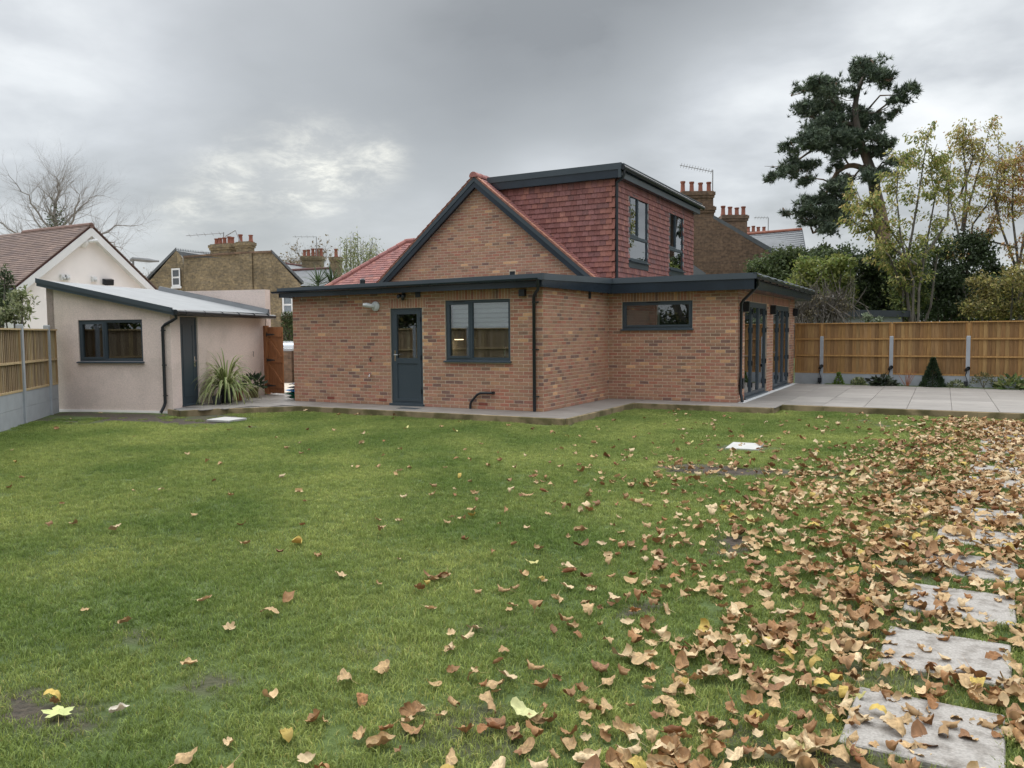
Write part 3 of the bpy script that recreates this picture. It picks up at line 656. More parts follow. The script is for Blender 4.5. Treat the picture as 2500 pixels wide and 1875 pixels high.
# ---- main roof: slopes, barge boards, verge tiles, ridge
YV = GY-.2
mr = MB()
for s, xe in ((1, .15), (-1, -8.45)):
    mr.prism([(RX, YV+.02, RZ-.02), (xe, YV+.02, slope_z(xe)-.02), (xe, YV+.02, slope_z(xe)-.12), (RX, YV+.02, RZ-.12)], (0, 13.8-YV, 0))
part('main_roof', mr, 'tile_under', house)
for s, xe in ((1, .12), (-1, -8.42)):
    n = np.array([s*SL, 0, 1])/math.hypot(1, SL); dn = np.array([s, 0, -SL])/math.hypot(1, SL)
    P0 = np.array([RX, YV+.015, RZ-.03]); L = abs(xe-RX)*math.hypot(1, SL)
    q = [P0, P0+dn*L, P0+dn*L-n*.22, P0-np.array([0, 0, .22*math.hypot(1, SL)])]
    part('barge_board', MB().prism(q, (0, .03, 0)), 'fascia_dark' if s < 0 else 'fascia_dark', house)
    q2 = [p+np.array([0, -.02, 0]) for p in (P0-n*.0, P0+dn*L, P0+dn*L-n*.1, P0-np.array([0, 0, .1*math.hypot(1, SL)]))]
    part('barge_trim', MB().prism(q2, (0, .02, 0)), 'fascia_trim', house)
    part('undercloak', MB().prism([P0+n*.0+np.array([0, -.024, 0]), P0+dn*L+np.array([0, -.024, 0]), P0+dn*L+n*.05+np.array([0, -.024, 0]), P0+n*.05+np.array([0, -.024, 0])], (0, .12, 0)), 'undercloak', house)
    part('barge_soffit', MB().prism([(RX, YV+.045, RZ-.25), (xe, YV+.045, slope_z(xe)-.25), (xe, YV+.045, slope_z(xe)-.262), (RX, YV+.045, RZ-.262)], (0, .16, 0)), 'fascia_dark', house)
TT = [np.array(c) for c in ((.225, .098, .085), (.20, .088, .08), (.245, .112, .092), (.175, .085, .08), (.15, .082, .082), (.215, .10, .094), (.19, .078, .068), (.265, .125, .10))]
TW = np.array([24, 22, 12, 12, 6, 14, 8, 4.]); TW /= TW.sum()
def ttint(f=1.): return tuple(TT[rng.choice(8, p=TW)]*rng.uniform(.86, 1.14)*f*np.array([1.14, 1.04, 1.04]))
def slope_tiles(P0, du, dn, nu, nd, gauge=.108, w=.165, tl=.265, inside=None, f=1., n=None, mb=None):
    """plain tiles on a slope: P0 top corner, du along, dn down the slope"""
    mb = mb or MB(); n = np.cross(du, dn) if n is None else n; n = n/np.linalg.norm(n)
    if n[2] < 0: n = -n
    for k in range(nd):
        for j in range(-1, nu+1):
            u = (j+(k % 2)*.5)*w; c = P0+du*(u+w/2)+dn*(k*gauge+tl/2)
            if inside and not inside(c, u, k*gauge): continue
            mb.tint = ttint(f); t = .013; e = random.uniform(0, .003); a = P0+du*(u+.002)+dn*(k*gauge); b = P0+du*(u+w-.002)+dn*(k*gauge)
            up = n*.004; lo = n*(.030+e)
            mb.hexa([a+up, b+up, b+dn*tl+lo, a+dn*tl+lo, a+up+n*t, b+up+n*t, b+dn*tl+lo+n*t, a+dn*tl+lo+n*t])
    return mb
hyp = math.hypot(1, SL); tiles = MB()
for s, L in ((1, 5.4), (-1, 5.5)):
    dn = np.array([s, 0, -SL])/hyp; nn = np.array([s*SL, 0, 1])/hyp
    slope_tiles(np.array([RX, YV-.03, RZ-.02]), np.array([0, 1., 0]), dn, 4 if s > 0 else 2, int(L/.108), inside=lambda c, u, d: u > -.02, n=nn, mb=tiles, f=1.15)
# ridge tiles
for i in range(3):
    y0 = YV-.05+i*.32; mb = MB(); mb.tint = ttint(1.2); vs = []
    for y, r in ((y0, .125), (y0+.33, .115)):
        for k in range(9):
            q = math.pi*(-.05+1.1*k/8); vs.append((RX+r*math.cos(q), y, RZ-.03+r*math.sin(q)))
    fs = [(k, k+1, k+10, k+9) for k in range(8)]+[tuple(range(9))]
    mb.add(vs, fs); part('ridge_tile', mb, 'tile', house)

# ---- front bay with hipped roof
Re = np.array([-9.09, 8., 4.86]); wv = 2.54; Hc = Re+np.array([-wv, -wv, -2.11]); VR = np.array([-5.4, 8., 4.86])
Hn = Re+np.array([-wv, wv, -2.11])
part('bay_roof', MB().add([Re, Hc, (VR[0], Hc[1], Hc[2]), VR, Hn, (VR[0], Hn[1], Hn[2])], [(0, 1, 2, 3), (0, 4, 1), (0, 3, 5, 4), (1, 4, 5, 2)]), 'tile_under', house)
part('bay_wall', MB().box((Hc[0]+.3, Hc[1]+.3, 0), (-6.8, Hn[1]-.3, 2.74)), 'mortar', house)
dn = np.array([0, -wv, -2.11]); Ls = np.linalg.norm(dn); dn = dn/Ls; nb = np.array([0, -2.11, wv]); nb /= np.linalg.norm(nb)
def in_bay(c, u, d):
    f = d/Ls; return c[0] > Re[0]-wv*f+.02 and c[0] < -6.0
slope_tiles(np.array([-12., 8., 4.86])+nb*.0, np.array([1., 0, 0]), dn, 38, int(Ls/.125), gauge=.125, inside=in_bay, n=nb, mb=tiles, f=1.0)
tag(part('roof_tiles', tiles, 'tile', house), kind='stuff')
hd = Hc-Re; hl = np.linalg.norm(hd); hd = hd/hl
for i in range(int(hl/.36)):
    mb = MB(); mb.tint = tuple(np.array(ttint(1.05))); mb.tube([Re+hd*(i*.36), Re+hd*(i*.36+.36)], [.105, .12], 10); part('hip_tile', mb, 'tile', house)
for i in range(9):
    mb = MB(); mb.tint = tuple(np.array(ttint(1.05))); mb.tube([Re+np.array([i*.36-.05, 0, .0]), Re+np.array([i*.36+.33, 0, .0])], [.11, .12], 10); part('ridge_tile', mb, 'tile', house)

# ---- dormer
DX, DY0, DY1, DZ = -.35, 5.0, 12.1, 5.68
FK = frame2((RX, DY0), (DX, DY0)); FF = frame2((DX, DY0), (DX, DY1)); KL = DX-RX; FL = DY1-DY0
dw1 = (.86, 2.40, 3.66, 5.44); dw2 = (4.40, 5.92, 3.66, 5.44)
part('dormer_cheek', MB().prism([(RX+.3, DY0, 5.7), (RX+.3, DY0, slope_z(RX+.3)-.05), (DX-.02, DY0, 2.85), (DX-.02, DY0, 5.7)], (0, .2, 0)), 'tile_under', house)
part('dormer_front', wall_body(FF, FL, 2.86, DZ+.02, [dw1, dw2], u00=.2, th=.2), 'tile_under', house)
part('dormer_cheek', MB().prism([(RX+.3, DY1-.2, 5.7), (RX+.3, DY1-.2, slope_z(RX+.3)-.05), (DX-.02, DY1-.2, 2.85), (DX-.02, DY1-.2, 5.7)], (0, .199, 0)), 'tile_under', house)
cheek, front = [], []; G = .137
for k in range(21):
    zt = DZ+.06-k*G
    for j in range(26):
        u1 = KL-(j+(k % 2)*.5)*.165+.0825*(k % 2 == 0)*0; u0 = u1-.165
        if u0 < .1: continue
        if zt < slope_z(RX+u0)-.05: continue
        if zt < 2.9: continue
        cheek.append((FK, u0, min(u1, KL+.02), zt))
    for j in range(45):
        u0 = (j-(k % 2)*.5)*.165; u1 = u0+.165
        if u0 > FL or zt < 2.95: continue
        zm = zt-.1; um = (u0+u1)/2
        if any(a < um < b and c-.12 < zm < d for a, b, c, d in (dw1, dw2)): continue
        front.append((FF, max(u0, -.01), min(u1, FL), zt))
def tile_geo(mb, F, u0, u1, zt, tl=.255):
    t = .02; g = .003; lift = .045+random.uniform(-.003, .004); zb = zt-tl
    mb.hexa([F(u0+g, .006, zt), F(u1-g, .006, zt), F(u1-g, lift, zb), F(u0+g, lift, zb), F(u0+g, .006+t, zt), F(u1-g, .006+t, zt), F(u1-g, lift+t, zb), F(u0+g, lift+t, zb)])
ctile = part('cheek_batten', MB().fbox(FK, (.2, -.005, DZ-.04), (KL-.02, .004, DZ)), 'tile_under', house)
tmesh = {}
def single_tile(F, u0, u1, zt, corner):
    key = (random.randrange(10), corner)
    if key not in tmesh:
        mb = MB(); mb.tint = tuple(np.array((.29, .115, .088))*random.uniform(.9, 1.1)) if corner else ttint(); G0 = lambda u, w, z: (u, -w, z)
        tile_geo(mb, G0, -.0825, .0825, 0.)
        me = bpy.data.meshes.new('tile'); me.from_pydata(mb.v, [], mb.f); set_tint(me, mb.t)
        bm = bmesh.new(); bm.from_mesh(me); bmesh.ops.recalc_face_normals(bm, faces=bm.faces); bm.to_mesh(me); bm.free(); me.materials.append(MATS['tile']); tmesh[key] = me
    o = bpy.data.objects.new('tile', tmesh[key]); col.objects.link(o); o.parent = house
    P0, P1 = np.array(F(u0, 0, 0)), np.array(F(u1, 0, 0)); d = P1-P0
    o.rotation_euler = (0, random.uniform(-.006, .006), math.atan2(d[1], d[0])); o.location = tuple(np.array(F((u0+u1)/2, 0, zt))-np.array([0, 0, .12]))
for (F, u0, u1, zt) in cheek: single_tile(F, u0, u1, zt, u1 > KL-.1)
nf = max(0, 300-len(cheek)); front.sort(key=lambda t: t[1]); rest = MB()
for i, (F, u0, u1, zt) in enumerate(front):
    if i < nf and u1-u0 > .16: single_tile(F, u0, u1, zt, False)
    else: rest.tint = ttint(); tile_geo(rest, F, u0, u1, zt)
tag(part('tile_hanging', rest, 'tile', house), kind='stuff')
for (a, b, c, d) in (dw1, dw2):
    tr = c+.62; um = a+(b-a)*.47
    w = window(house, FF, a, b, c, d, [(a+.05, um-.01, tr+.03, d-.05, True), (um+.02, b-.05, tr+.03, d-.05, False), (a+.05, b-.05, c+.05, tr-.03, False)], w=.045, sillw=.13)
    part('transom', MB().fbox(FF, (a+.05, -.02, tr-.03), (b-.05, .048, tr+.03)), 'anthracite', w)
    part('mullion', MB().fbox(FF, (um-.01, -.02, tr+.03), (um+.02, .048, d-.05)), 'anthracite', w)
    part('lead_apron', MB().fbox(FF, (a-.04, .03, c-.2), (b+.04, .06, c-.03)), 'fascia_trim', w)
    part('trickle_vent', MB().fbox(FF, (a+.3, .045, d-.035), (a+.7, .06, d-.015)), 'black_plastic', w)
    for s in (a-.025, b+.005): part('white_flashing', MB().fbox(FF, (s, .035, c), (s+.02, .052, d)), 'white_strip', w)
part('dormer_interior', MB().box((-3.2, 5.25, 3.0), (-3.1, 11.85, 5.66)).box((-3.1, 8.4, 3.0), (-.56, 8.5, 5.66)).box((-3.1, 5.25, 3.0), (-.56, 11.85, 3.1)), 'interior', house)
def dormer_roof():
    x0, x1, y0, y1 = -4.05, DX+.2, DY0-.17, DY1+.25
    part('dormer_roof', MB().box((x0, y0+.03, 5.74), (x1-.02, y1-.03, 5.99)), 'roof_felt', house)
    part('dormer_soffit', MB().box((x0+.2, y0+.02, 5.655), (x1-.01, DY0, 5.667)).box((DX, DY0+.001, 5.655), (x1-.01, y1-.01, 5.667)), 'fascia_dark', house)
    part('fascia_board', MB().box((x0+.12, y0, 5.66), (x1-.03, y0+.02, 5.87)), 'fascia_dark', house)
    part('roof_trim', MB().box((x0, y0-.025, 5.86), (x1+.02, y0+.03, 6.02)), 'fascia_trim', house)
    part('fascia_board', MB().box((x1-.02, y0, 5.66), (x1, y1, 5.80)), 'fascia_trim', house)
    part('fascia_board', MB().box((x1-.021, y0+.021, 5.80), (x1-.001, y1, 5.97)), 'fascia_dark', house)
    part('fascia_end', MB().box((x1-.06, y0-.03, 5.65), (x1+.01, y0-.001, 5.86)), 'fascia_trim', house)
    part('fascia_board', MB().box((x0+.1, y1-.02, 5.66), (x1-.022, y1, 6.0)), 'fascia_trim', house)
    g = MB().tube([(x1+.06, y0-.0, 5.90), (x1+.06, y1+.2, 5.88)], .062, 10); part('gutter', g, 'black_plastic', house, True)
    part('roof_trim', MB().box((x1-.05, y0+.031, 5.971), (x1+.07, y1+.02, 6.005)), 'fascia_trim', house)
    downpipe([(x1+.05, y0+.1, 5.86), (x1+.05, y0+.1, 5.72), (x1+.02, y0+.09, 5.66), (DX+.05, DY0-.05, 5.55), (DX+.05, DY0-.05, 5.4), (DX+.05, DY0-.05, 2.95)], r=.036, clips=[((DX+.05, DY0-.05, z), (DX-.03, DY0-.01, z)) for z in (3.6, 5.2)])
dormer_roof()
part('lead_flashing', MB().box((DX+.02, DY0+2.6, 2.96), (DX+.07, DY1-.6, 3.1)), 'pot_black', house)
# vent cowl on the flat roof
pv = hit(885, 690, 1, 3.0)
part('roof_cowl', MB().lathe((pv[0], 3., 2.84), [(.055, 0), (.055, .26), (.075, .28), (.075, .38), (.05, .42), (.0, .43)], 12), 'black_plastic', house)

# ---- wall lamps, flood light, camera: fixed to the house but things of their own
for i, (y, lab) in enumerate([(4.18, 'black box wall lamp beside the corner downpipe'), (7.48, 'black box wall lamp on the brick pier between the folding doors'), (11.1, 'black box wall lamp on the last brick pier by the fence')]):
    t = thing('wall_lamp', lab, 'lamp', (LC+.007, y, 2.28), 'black box wall lamps')
    part('back_plate', MB().box((LC+.004, y-.05, 2.2), (LC+.02, y+.05, 2.36)), 'black_plastic', t)
    part('lamp_body', MB().box((LC+.02, y-.06, 2.17), (LC+.15, y+.06, 2.41)), 'black_plastic', t)
    part('lens', MB().box((LC+.04, y-.045, 2.162), (LC+.13, y+.045, 2.171)).box((LC+.04, y-.045, 2.409), (LC+.13, y+.045, 2.418)), 'lamp_grey', t)
t = thing('bulkhead_lamp', 'pale grey round wall lamp with clear bulb left of the back door', 'lamp', (-4.22, 0, 2.36))
Fl = lambda x, y, z: (-4.22-z*.35, -z-.004, 2.36+x if False else 2.36+x)
part('rose', MB().lathe((0, 0, 0), [(.11, 0), (.115, .03), (.085, .06), (.04, .075)], 16, F=lambda x, y, z: (-4.22+x, -.004-z, 2.36+y)), 'lamp_grey', t, True)
part('bulb', MB().tube([(-4.22, -.06, 2.36), (-4.29, -.12, 2.37), (-4.36, -.17, 2.385), (-4.43, -.21, 2.39)], [.045, .05, .055, .035], 10), 'lamp_grey', t, True)
t = thing('security_light', 'small black twin-head security light under the eaves above the back door', 'security light', (-3.43, 0, 2.6))
part('bracket', MB().box((-3.46, -.06, 2.58), (-3.40, -.003, 2.65)), 'black_plastic', t)
for s in (-1, 1):
    hd_ = part('head', MB().lathe((0, 0, 0), [(.03, 0), (.045, .03), (.045, .09), (.03, .1)], 10, F=lambda x, y, z, s=s: (-3.43+s*.06+x*.9, -.06-z, 2.58+y-z*.3)), 'black_plastic', t, True)
part('sensor', MB().lathe((-3.43, -.06, 2.47), [(.02, 0), (.04, .03), (.035, .1)], 10), 'black_plastic', t, True)
# ================================================================== SHED
z1 = lambda x, y: (x/2.37, 400+y/2.37)
SC = np.array([-7.95, -2.55]); el = np.array([-.967, -.256]); es = np.array([-.297, .955]); SLF, SLS = 3.25, 4.25
shed = thing('garden_shed', 'pale pink rendered outbuilding with sloping roof, grey window and narrow grey door', 'outbuilding', (SC[0]-1.8, SC[1]+1.5, 0))
FSF = frame2(SC+el*SLF, SC); FSS = frame2(SC, SC+es*SLS)
sz = lambda s: 2.235+.205*s
sw = (SLF-2.42, SLF-.72, 1.16, 2.10); sd = (.36, 1.05, .12, 2.16)
# front wall with window opening (sloping top), side wall with door opening, back walls
mb = MB(); th = .22
def slp(u0, u1, z0, F=FSF): return [F(u0, -th, z0), F(u1, -th, z0), F(u1, 0, z0), F(u0, 0, z0), F(u0, -th, sz(SLF-u0)), F(u1, -th, sz(SLF-u1)), F(u1, 0, sz(SLF-u1)), F(u0, 0, sz(SLF-u0))]
mb.hexa(slp(0, sw[0], -.1)).hexa(slp(sw[1], SLF, -.1)).hexa(slp(sw[0], sw[1], sw[3]))
mb.fbox(FSF, (sw[0], -th, -.1), (sw[1], 0, sw[2]))
part('front_wall', mb, 'shed_render', shed)
part('side_wall', MB().fbox(FSS, (.22, -th, -.1), (sd[0], 0, 2.26)).fbox(FSS, (sd[1], -th, -.1), (SLS, 0, 2.26)).fbox(FSS, (sd[0], -th, sd[3]), (sd[1], 0, 2.26)).fbox(FSS, (sd[0], -th, -.1), (sd[1], 0, .121)), 'shed_render', shed)
A0 = SC+el*SLF; B0 = SC+es*SLS; C0 = A0+es*SLS
part('back_wall', MB().hexa([(*A0, -.1), (*(A0-el*.2), -.1), (*(C0-el*.2), -.1), (*C0, -.1), (*A0, sz(SLF)-.02), (*(A0-el*.2), sz(SLF)-.06), (*(C0-el*.2), sz(SLF)-.06), (*C0, sz(SLF)-.02)]), 'shed_render', shed)
# tall party wall at the far end
pw0 = B0+es*.02; FP = frame2(pw0+el*3.6, pw0+np.array([.03, .01]))
part('party_wall', MB().fbox(FP, (0, -.25, -.1), (3.62, 0, 2.97)), 'shed_render', shed)
# plinth line
part('plinth', MB().fbox(FSF, (0, -.02, -.05), (SLF, .012, .05)), 'white_render', shed)
def P3(s, t, z): q = SC+el*s+es*t; return (q[0], q[1], z)
rz = lambda s: 2.29+.205*s
ov = -.16
part('shed_roof', MB().hexa([P3(ov, -.12, rz(ov)), P3(SLF+.1, -.12, rz(SLF+.1)), P3(SLF+.1, SLS-.02, rz(SLF+.1)), P3(ov, SLS-.02, rz(ov)), P3(ov, -.12, rz(ov)+.05), P3(SLF+.1, -.12, rz(SLF+.1)+.05), P3(SLF+.1, SLS-.02, rz(SLF+.1)+.05), P3(ov, SLS-.02, rz(ov)+.05)]), 'shed_roof', shed)
part('fascia_board', MB().hexa([P3(ov, -.15, rz(ov)-.07), P3(SLF+.12, -.15, rz(SLF+.12)-.09), P3(SLF+.12, -.12, rz(SLF+.12)-.09), P3(ov, -.12, rz(ov)-.07), P3(ov, -.15, rz(ov)+.075), P3(SLF+.12, -.15, rz(SLF+.12)+.075), P3(SLF+.12, -.12, rz(SLF+.12)+.075), P3(ov, -.12, rz(ov)+.075)]), 'anthracite', shed)
part('fascia_board', MB().hexa([P3(ov, -.17, rz(ov)-.02), P3(SLF+.13, -.17, rz(SLF+.13)-.02), P3(SLF+.13, -.15, rz(SLF+.13)-.02), P3(ov, -.15, rz(ov)-.02), P3(ov, -.17, rz(ov)+.09), P3(SLF+.13, -.17, rz(SLF+.13)+.09), P3(SLF+.13, -.12, rz(SLF+.13)+.09), P3(ov, -.12, rz(ov)+.09)]), 'fascia_trim', shed)
part('fascia_board', MB().hexa([P3(ov-.02, -.14, rz(ov)-.09), P3(ov, -.14, rz(ov)-.09), P3(ov, SLS-.03, rz(ov)-.09), P3(ov-.02, SLS-.03, rz(ov)-.09), P3(ov-.02, -.14, rz(ov)+.05), P3(ov, -.14, rz(ov)+.05), P3(ov, SLS-.03, rz(ov)+.05), P3(ov-.02, SLS-.03, rz(ov)+.05)]), 'fascia_trim', shed)
part('gutter', MB().tube([P3(ov-.07, -.12, rz(ov)-.01), P3(ov-.07, SLS+.12, rz(ov)-.04)], .058, 10), 'black_plastic', shed, True)
for i in range(6): part('gutter_bracket', MB().tube([P3(ov-.07, .2+i*.75, rz(ov)-.015), P3(ov-.07, .23+i*.75, rz(ov)-.015)], .064, 10), 'black_plastic', shed)
part('lead_flashing', MB().hexa([P3(ov+.02, SLS-.12, rz(ov)+.055), P3(SLF, SLS-.12, rz(SLF)+.055), P3(SLF, SLS+.015, rz(SLF)+.055), P3(ov+.02, SLS+.015, rz(ov)+.055), P3(ov+.02, SLS-.05, rz(ov)+.17), P3(SLF, SLS-.05, rz(SLF)+.17), P3(SLF, SLS+.015, rz(SLF)+.17), P3(ov+.02, SLS+.015, rz(ov)+.17)]), 'slate', shed)
a, b, c, d = sw; mu = a+(b-a)*.405
w = window(shed, FSF, a, b, c, d, [(a+.05, mu-.01, c+.05, d-.05, True), (mu+.03, b-.05, c+.05, d-.05, False)], g='glass_dark')
part('mullion', MB().fbox(FSF, (mu-.01, -.1, c+.05), (mu+.03, -.028, d-.05)), 'anthracite', w)
a, b, c, d = sd
do = part('door', bars(FSS, a+.003, b-.003, .125, d-.003, .05, -.09, -.035), 'anthracite', shed)
part('door_leaf', MB().fbox(FSS, (a+.05, -.08, .17), (b-.05, -.045, d-.05)), 'anthracite', do)
part('panel_trim', bars(FSS, a+.14, b-.14, .32, d-.17, .025, -.05, -.036), 'anthracite', do)
part('handle', MB().fbox(FSS, (b-.115, -.047, 1.0), (b-.09, -.035, 1.24)).tube([FSS(b-.10, -.04, 1.14), FSS(b-.10, .01, 1.14), FSS(b-.2, .015, 1.14)], .009), 'chrome', do)
part('threshold', MB().fbox(FSS, (a-.01, -.05, .118), (b+.01, .03, .15)), 'anthracite', do)
pz = lambda u: FSF(SLF-.1, u, 0)[:2]
q0 = np.array(P3(ov-.03, -.05, 0)[:2]); q1 = np.array(FSF(SLF-.16, .05, 0)[:2])
downpipe([(*q0, rz(ov)-.05), (*q0, rz(ov)-.14), (*(q0*.75+q1*.25), 2.07), (*(q0*.2+q1*.8), 1.98), (*q1, 1.92), (*q1, .24), (*(q1+np.array([-.01, -.03])), .15), (*(q1+np.array([-.03, -.1])), .02)], r=.034,
         clips=[((*q1, z), (*(q1+np.array([.09, -.0])), z)) for z in (1.85, 1.08, .4)], parent=shed)
part('cable', MB().tube([FSS(3.55, .005, 1.3), FSS(3.55, .03, 1.27), FSS(3.52, .03, 1.2), FSS(3.56, .02, 1.16)], .006, 5), 'black_plastic', shed)
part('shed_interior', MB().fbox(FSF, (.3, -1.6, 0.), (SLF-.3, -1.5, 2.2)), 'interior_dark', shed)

# ================================================================== FENCES
WT = [np.array(lin(c)) for c in ((156, 115, 66), (148, 108, 63), (162, 124, 76), (138, 100, 60), (152, 114, 72))]
def fence(name, label, p0, p1, posts, u_end, zt, zg0, zg1, rails, post_z, boards_from=0., cap=True, wood_post=True, n_gravel=1, f=1.):
    F = frame2(p0, p1); t = thing(name, label, 'fence', (p0[0], p0[1], zg0))
    us = [boards_from]+list(posts)+[u_end]
    for a, b in zip(us[:-1], us[1:]):
        a2 = a+.045 if a in posts else a; b2 = b-.045 if b in posts else b
        n = max(1, round((b2-a2)/.1)); w = (b2-a2)/n
        for i in range(n):
            mb = MB(); mb.tint = tuple(random.choice(WT)*random.uniform(.80, 1.18)*f*np.array([.88, .95, 1.06])); u0 = a2+i*w; e = random.uniform(0, .004)
            mb.hexa([F(u0, -.030, zg1+.02), F(u0+w+.012, -.030, zg1+.02), F(u0+w+.012, -.024-e, zg1+.02), F(u0, -.004-e, zg1+.02), F(u0, -.030, zt-.03), F(u0+w+.012, -.030, zt-.03), F(u0+w+.012, -.024-e, zt-.03), F(u0, -.004-e, zt-.03)])
            part('board', mb, 'timber_fence', t)
        for z in rails:
            mb = MB(); mb.tint = tuple(WT[2]*1.08*f); mb.fbox(F, (a2, -.015, z-.022), (b2, .022, z+.022)); part('rail', mb, 'timber_fence', t)
        mb = MB(); mb.tint = tuple(WT[2]*1.05*f); mb.fbox(F, (a2, -.02, zg1), (b2, .02, zg1+.04)); part('rail', mb, 'timber_fence', t)
        for s0, s1 in ((a2, a2+.035), (b2-.035, b2)):
            mb = MB(); mb.tint = tuple(WT[1]*f); mb.fbox(F, (s0, -.02, zg1+.04), (s1, .02, zt-.03)); part('side_batten', mb, 'timber_fence', t)
        mb = MB(); mb.tint = tuple(WT[2]*1.12*f); mb.fbox(F, (a2-.03, -.045, zt-.032), (b2+.03, .04, zt)); part('capping_rail', mb, 'timber_fence', t)
        for g in range(n_gravel):
            za, zb = zg0+(zg1-zg0)*g/n_gravel, zg0+(zg1-zg0)*(g+1)/n_gravel
            part('gravel_board', MB().fbox(F, (a2, -.03, za-.1*(g == 0)), (b2, .012, zb-.004)), 'concrete', t)
    for u in posts:
        c = .012; z0 = zg0-.1
        part('concrete_post', MB().fbox(F, (u-.05, -.06, z0), (u+.05, .05, post_z-.02)).hexa([F(u-.05, -.06, post_z-.02), F(u+.05, -.06, post_z-.02), F(u+.05, .05, post_z-.02), F(u-.05, .05, post_z-.02), F(u-.04, -.05, post_z), F(u+.04, -.05, post_z), F(u+.04, .04, post_z), F(u-.04, .04, post_z)]), 'concrete', t)
        if wood_post:
            mb = MB(); mb.tint = tuple(WT[2]*f); mb.fbox(F, (u-.04, -.045, post_z-.03), (u+.04, .03, zt-.034)); part('post_extension', mb, 'timber_fence', t)
    return F
RF = fence('timber_fence', 'golden timber board fence on grey gravel boards behind the patio', (3.1, 11.45), (9.1, 10.85), [.8, 2.74, 4.69, 6.63, 8.57], 10.5, 1.955, .1, .43, (.97, 1.47), 1.55)
LF0 = np.array([-10.31, -3.88]); LF1 = np.array([-8.16, -6.16]); ld = (LF1-LF0)/np.hypot(*(LF1-LF0)); LS = LF0+ld*10.95
LFF = fence('timber_fence', 'timber slat fence with two grey gravel boards meeting the pink outbuilding', LS, LF0, [10.95-1.79*k for k in (5, 4, 3, 2, 1, 0)], 10.95+.62, 1.9, 0., .64, (1.22,), 1.985, wood_post=False, n_gravel=2, f=np.array([1.2, 1.6, 2.5]))

# ================================================================== NEIGHBOURS
tiles2 = MB()
nb = thing('white_bungalow', 'white rendered gabled bungalow with brown tiled roof behind the pink outbuilding', 'house', (-19.5, 3.3, 0))
GXn = -19.5; ya, yb_, yr, zr, ze = .75, 5.95, 3.33, 5.52, 3.38
part('gable_wall', MB().prism([(GXn, .95, -.1), (GXn, 5.75, -.1), (GXn, 5.75, 3.45), (GXn, yr, zr-.12), (GXn, .95, 3.45)], (-.3, 0, 0)), 'white_render', nb)
part('side_wall', MB().box((-33, .95, -.1), (GXn-.3, 1.2, 3.4)).box((-33, 5.5, -.1), (GXn-.3, 5.75, 3.4)), 'white_render', nb)
s_ = (zr-ze)/(yr-ya)
for sgn, ye in ((-1, ya-.1), (1, yb_+.1)):
    zee = zr-s_*abs(ye-yr)
    part('roof_slope', MB().prism([(GXn+.25, yr, zr), (GXn+.25, ye, zee), (GXn+.25, ye, zee+.1), (GXn+.25, yr, zr+.1)], (-13.5, 0, 0)), 'brown_tile' if 0 else 'tile_under', nb)
    part('verge_board', MB().prism([(GXn+.26, yr, zr+.02), (GXn+.26, ye, zee+.02), (GXn+.26, ye, zee-.26), (GXn+.26, yr, zr-.28)], (.03, 0, 0)), 'white_paint', nb)
    part('verge_soffit', MB().prism([(GXn+.25, yr, zr-.2), (GXn+.25, ye, zee-.2), (GXn+.25, ye, zee-.22), (GXn+.25, yr, zr-.22)], (-.25, 0, 0)), 'white_paint', nb)
    dn = np.array([0, sgn*1., -s_]); dn /= np.linalg.norm(dn); nn = np.array([0, sgn*s_, 1.]); nn /= np.linalg.norm(nn)
    TT2 = [(.175, .118, .098), (.16, .108, .092), (.19, .13, .108), (.145, .10, .088)]
    Lr = math.hypot(yr-ye, zr-zee)
    for k in range(int(Lr/.125)+1):
        for j in range(22 if sgn < 0 else 3):
            tiles2.tint = tuple(np.array(random.choice(TT2))*random.uniform(.9, 1.1)); x1 = GXn+.30-j*.45; x0 = x1-.445
            a = np.array([x1, yr, zr+.1])+dn*(k*.125); b = np.array([x0, yr, zr+.1])+dn*(k*.125)
            tiles2.hexa([a, b, b+dn*.15+nn*.012, a+dn*.15+nn*.012, a+nn*.02, b+nn*.02, b+dn*.15+nn*.04, a+dn*.15+nn*.04])
tag(part('roof_tiles', tiles2, 'brown_tile', nb), kind='stuff')
for i in range(9):
    mb = MB(); mb.tint = (.2, .12, .1); mb.tube([(GXn+.3-i*.45, yr, zr+.09), (GXn-.14-i*.45, yr, zr+.09)], .1, 8); part('ridge_tile', mb, 'brown_tile', nb)
part('gutter', MB().tube([(GXn+.3, ya-.2, 3.24), (-32, ya-.2, 3.2)], .06, 8), 'black_plastic', nb)
def onN(zx, zy): return hit(*z1(zx, zy), 0, GXn)
p = onN(475, 455); t = thing('security_camera', 'white dome camera under the apex of the white gable', 'camera', p)
part('dome', MB().lathe((0, 0, 0), [(.18, 0), (.19, .08), (.12, .2), (.02, .24)], 14, F=lambda x, y, z: (p[0]+z, p[1]+x, p[2]+y)), 'white_paint', t, True)
part('lens_arm', MB().tube([p+np.array([.15, .05, .03]), p+np.array([.35, .35, .08])], .06, 8), 'white_paint', t)
p = onN(605, 683); t = thing('flood_light', 'small black flood light on the white gable wall', 'flood light', p)
part('lamp_head', MB().hexa([p+np.array(q) for q in [(.08, -.15, -.1), (.2, -.1, -.14), (.2, .22, -.12), (.08, .2, -.08), (.1, -.15, .1), (.22, -.1, .06), (.22, .22, .08), (.1, .2, .12)]]), 'black_plastic', t)
part('bracket', MB().tube([p+np.array([0, -.05, .0]), p+np.array([.1, 0, 0])], .03, 6), 'black_plastic', t)
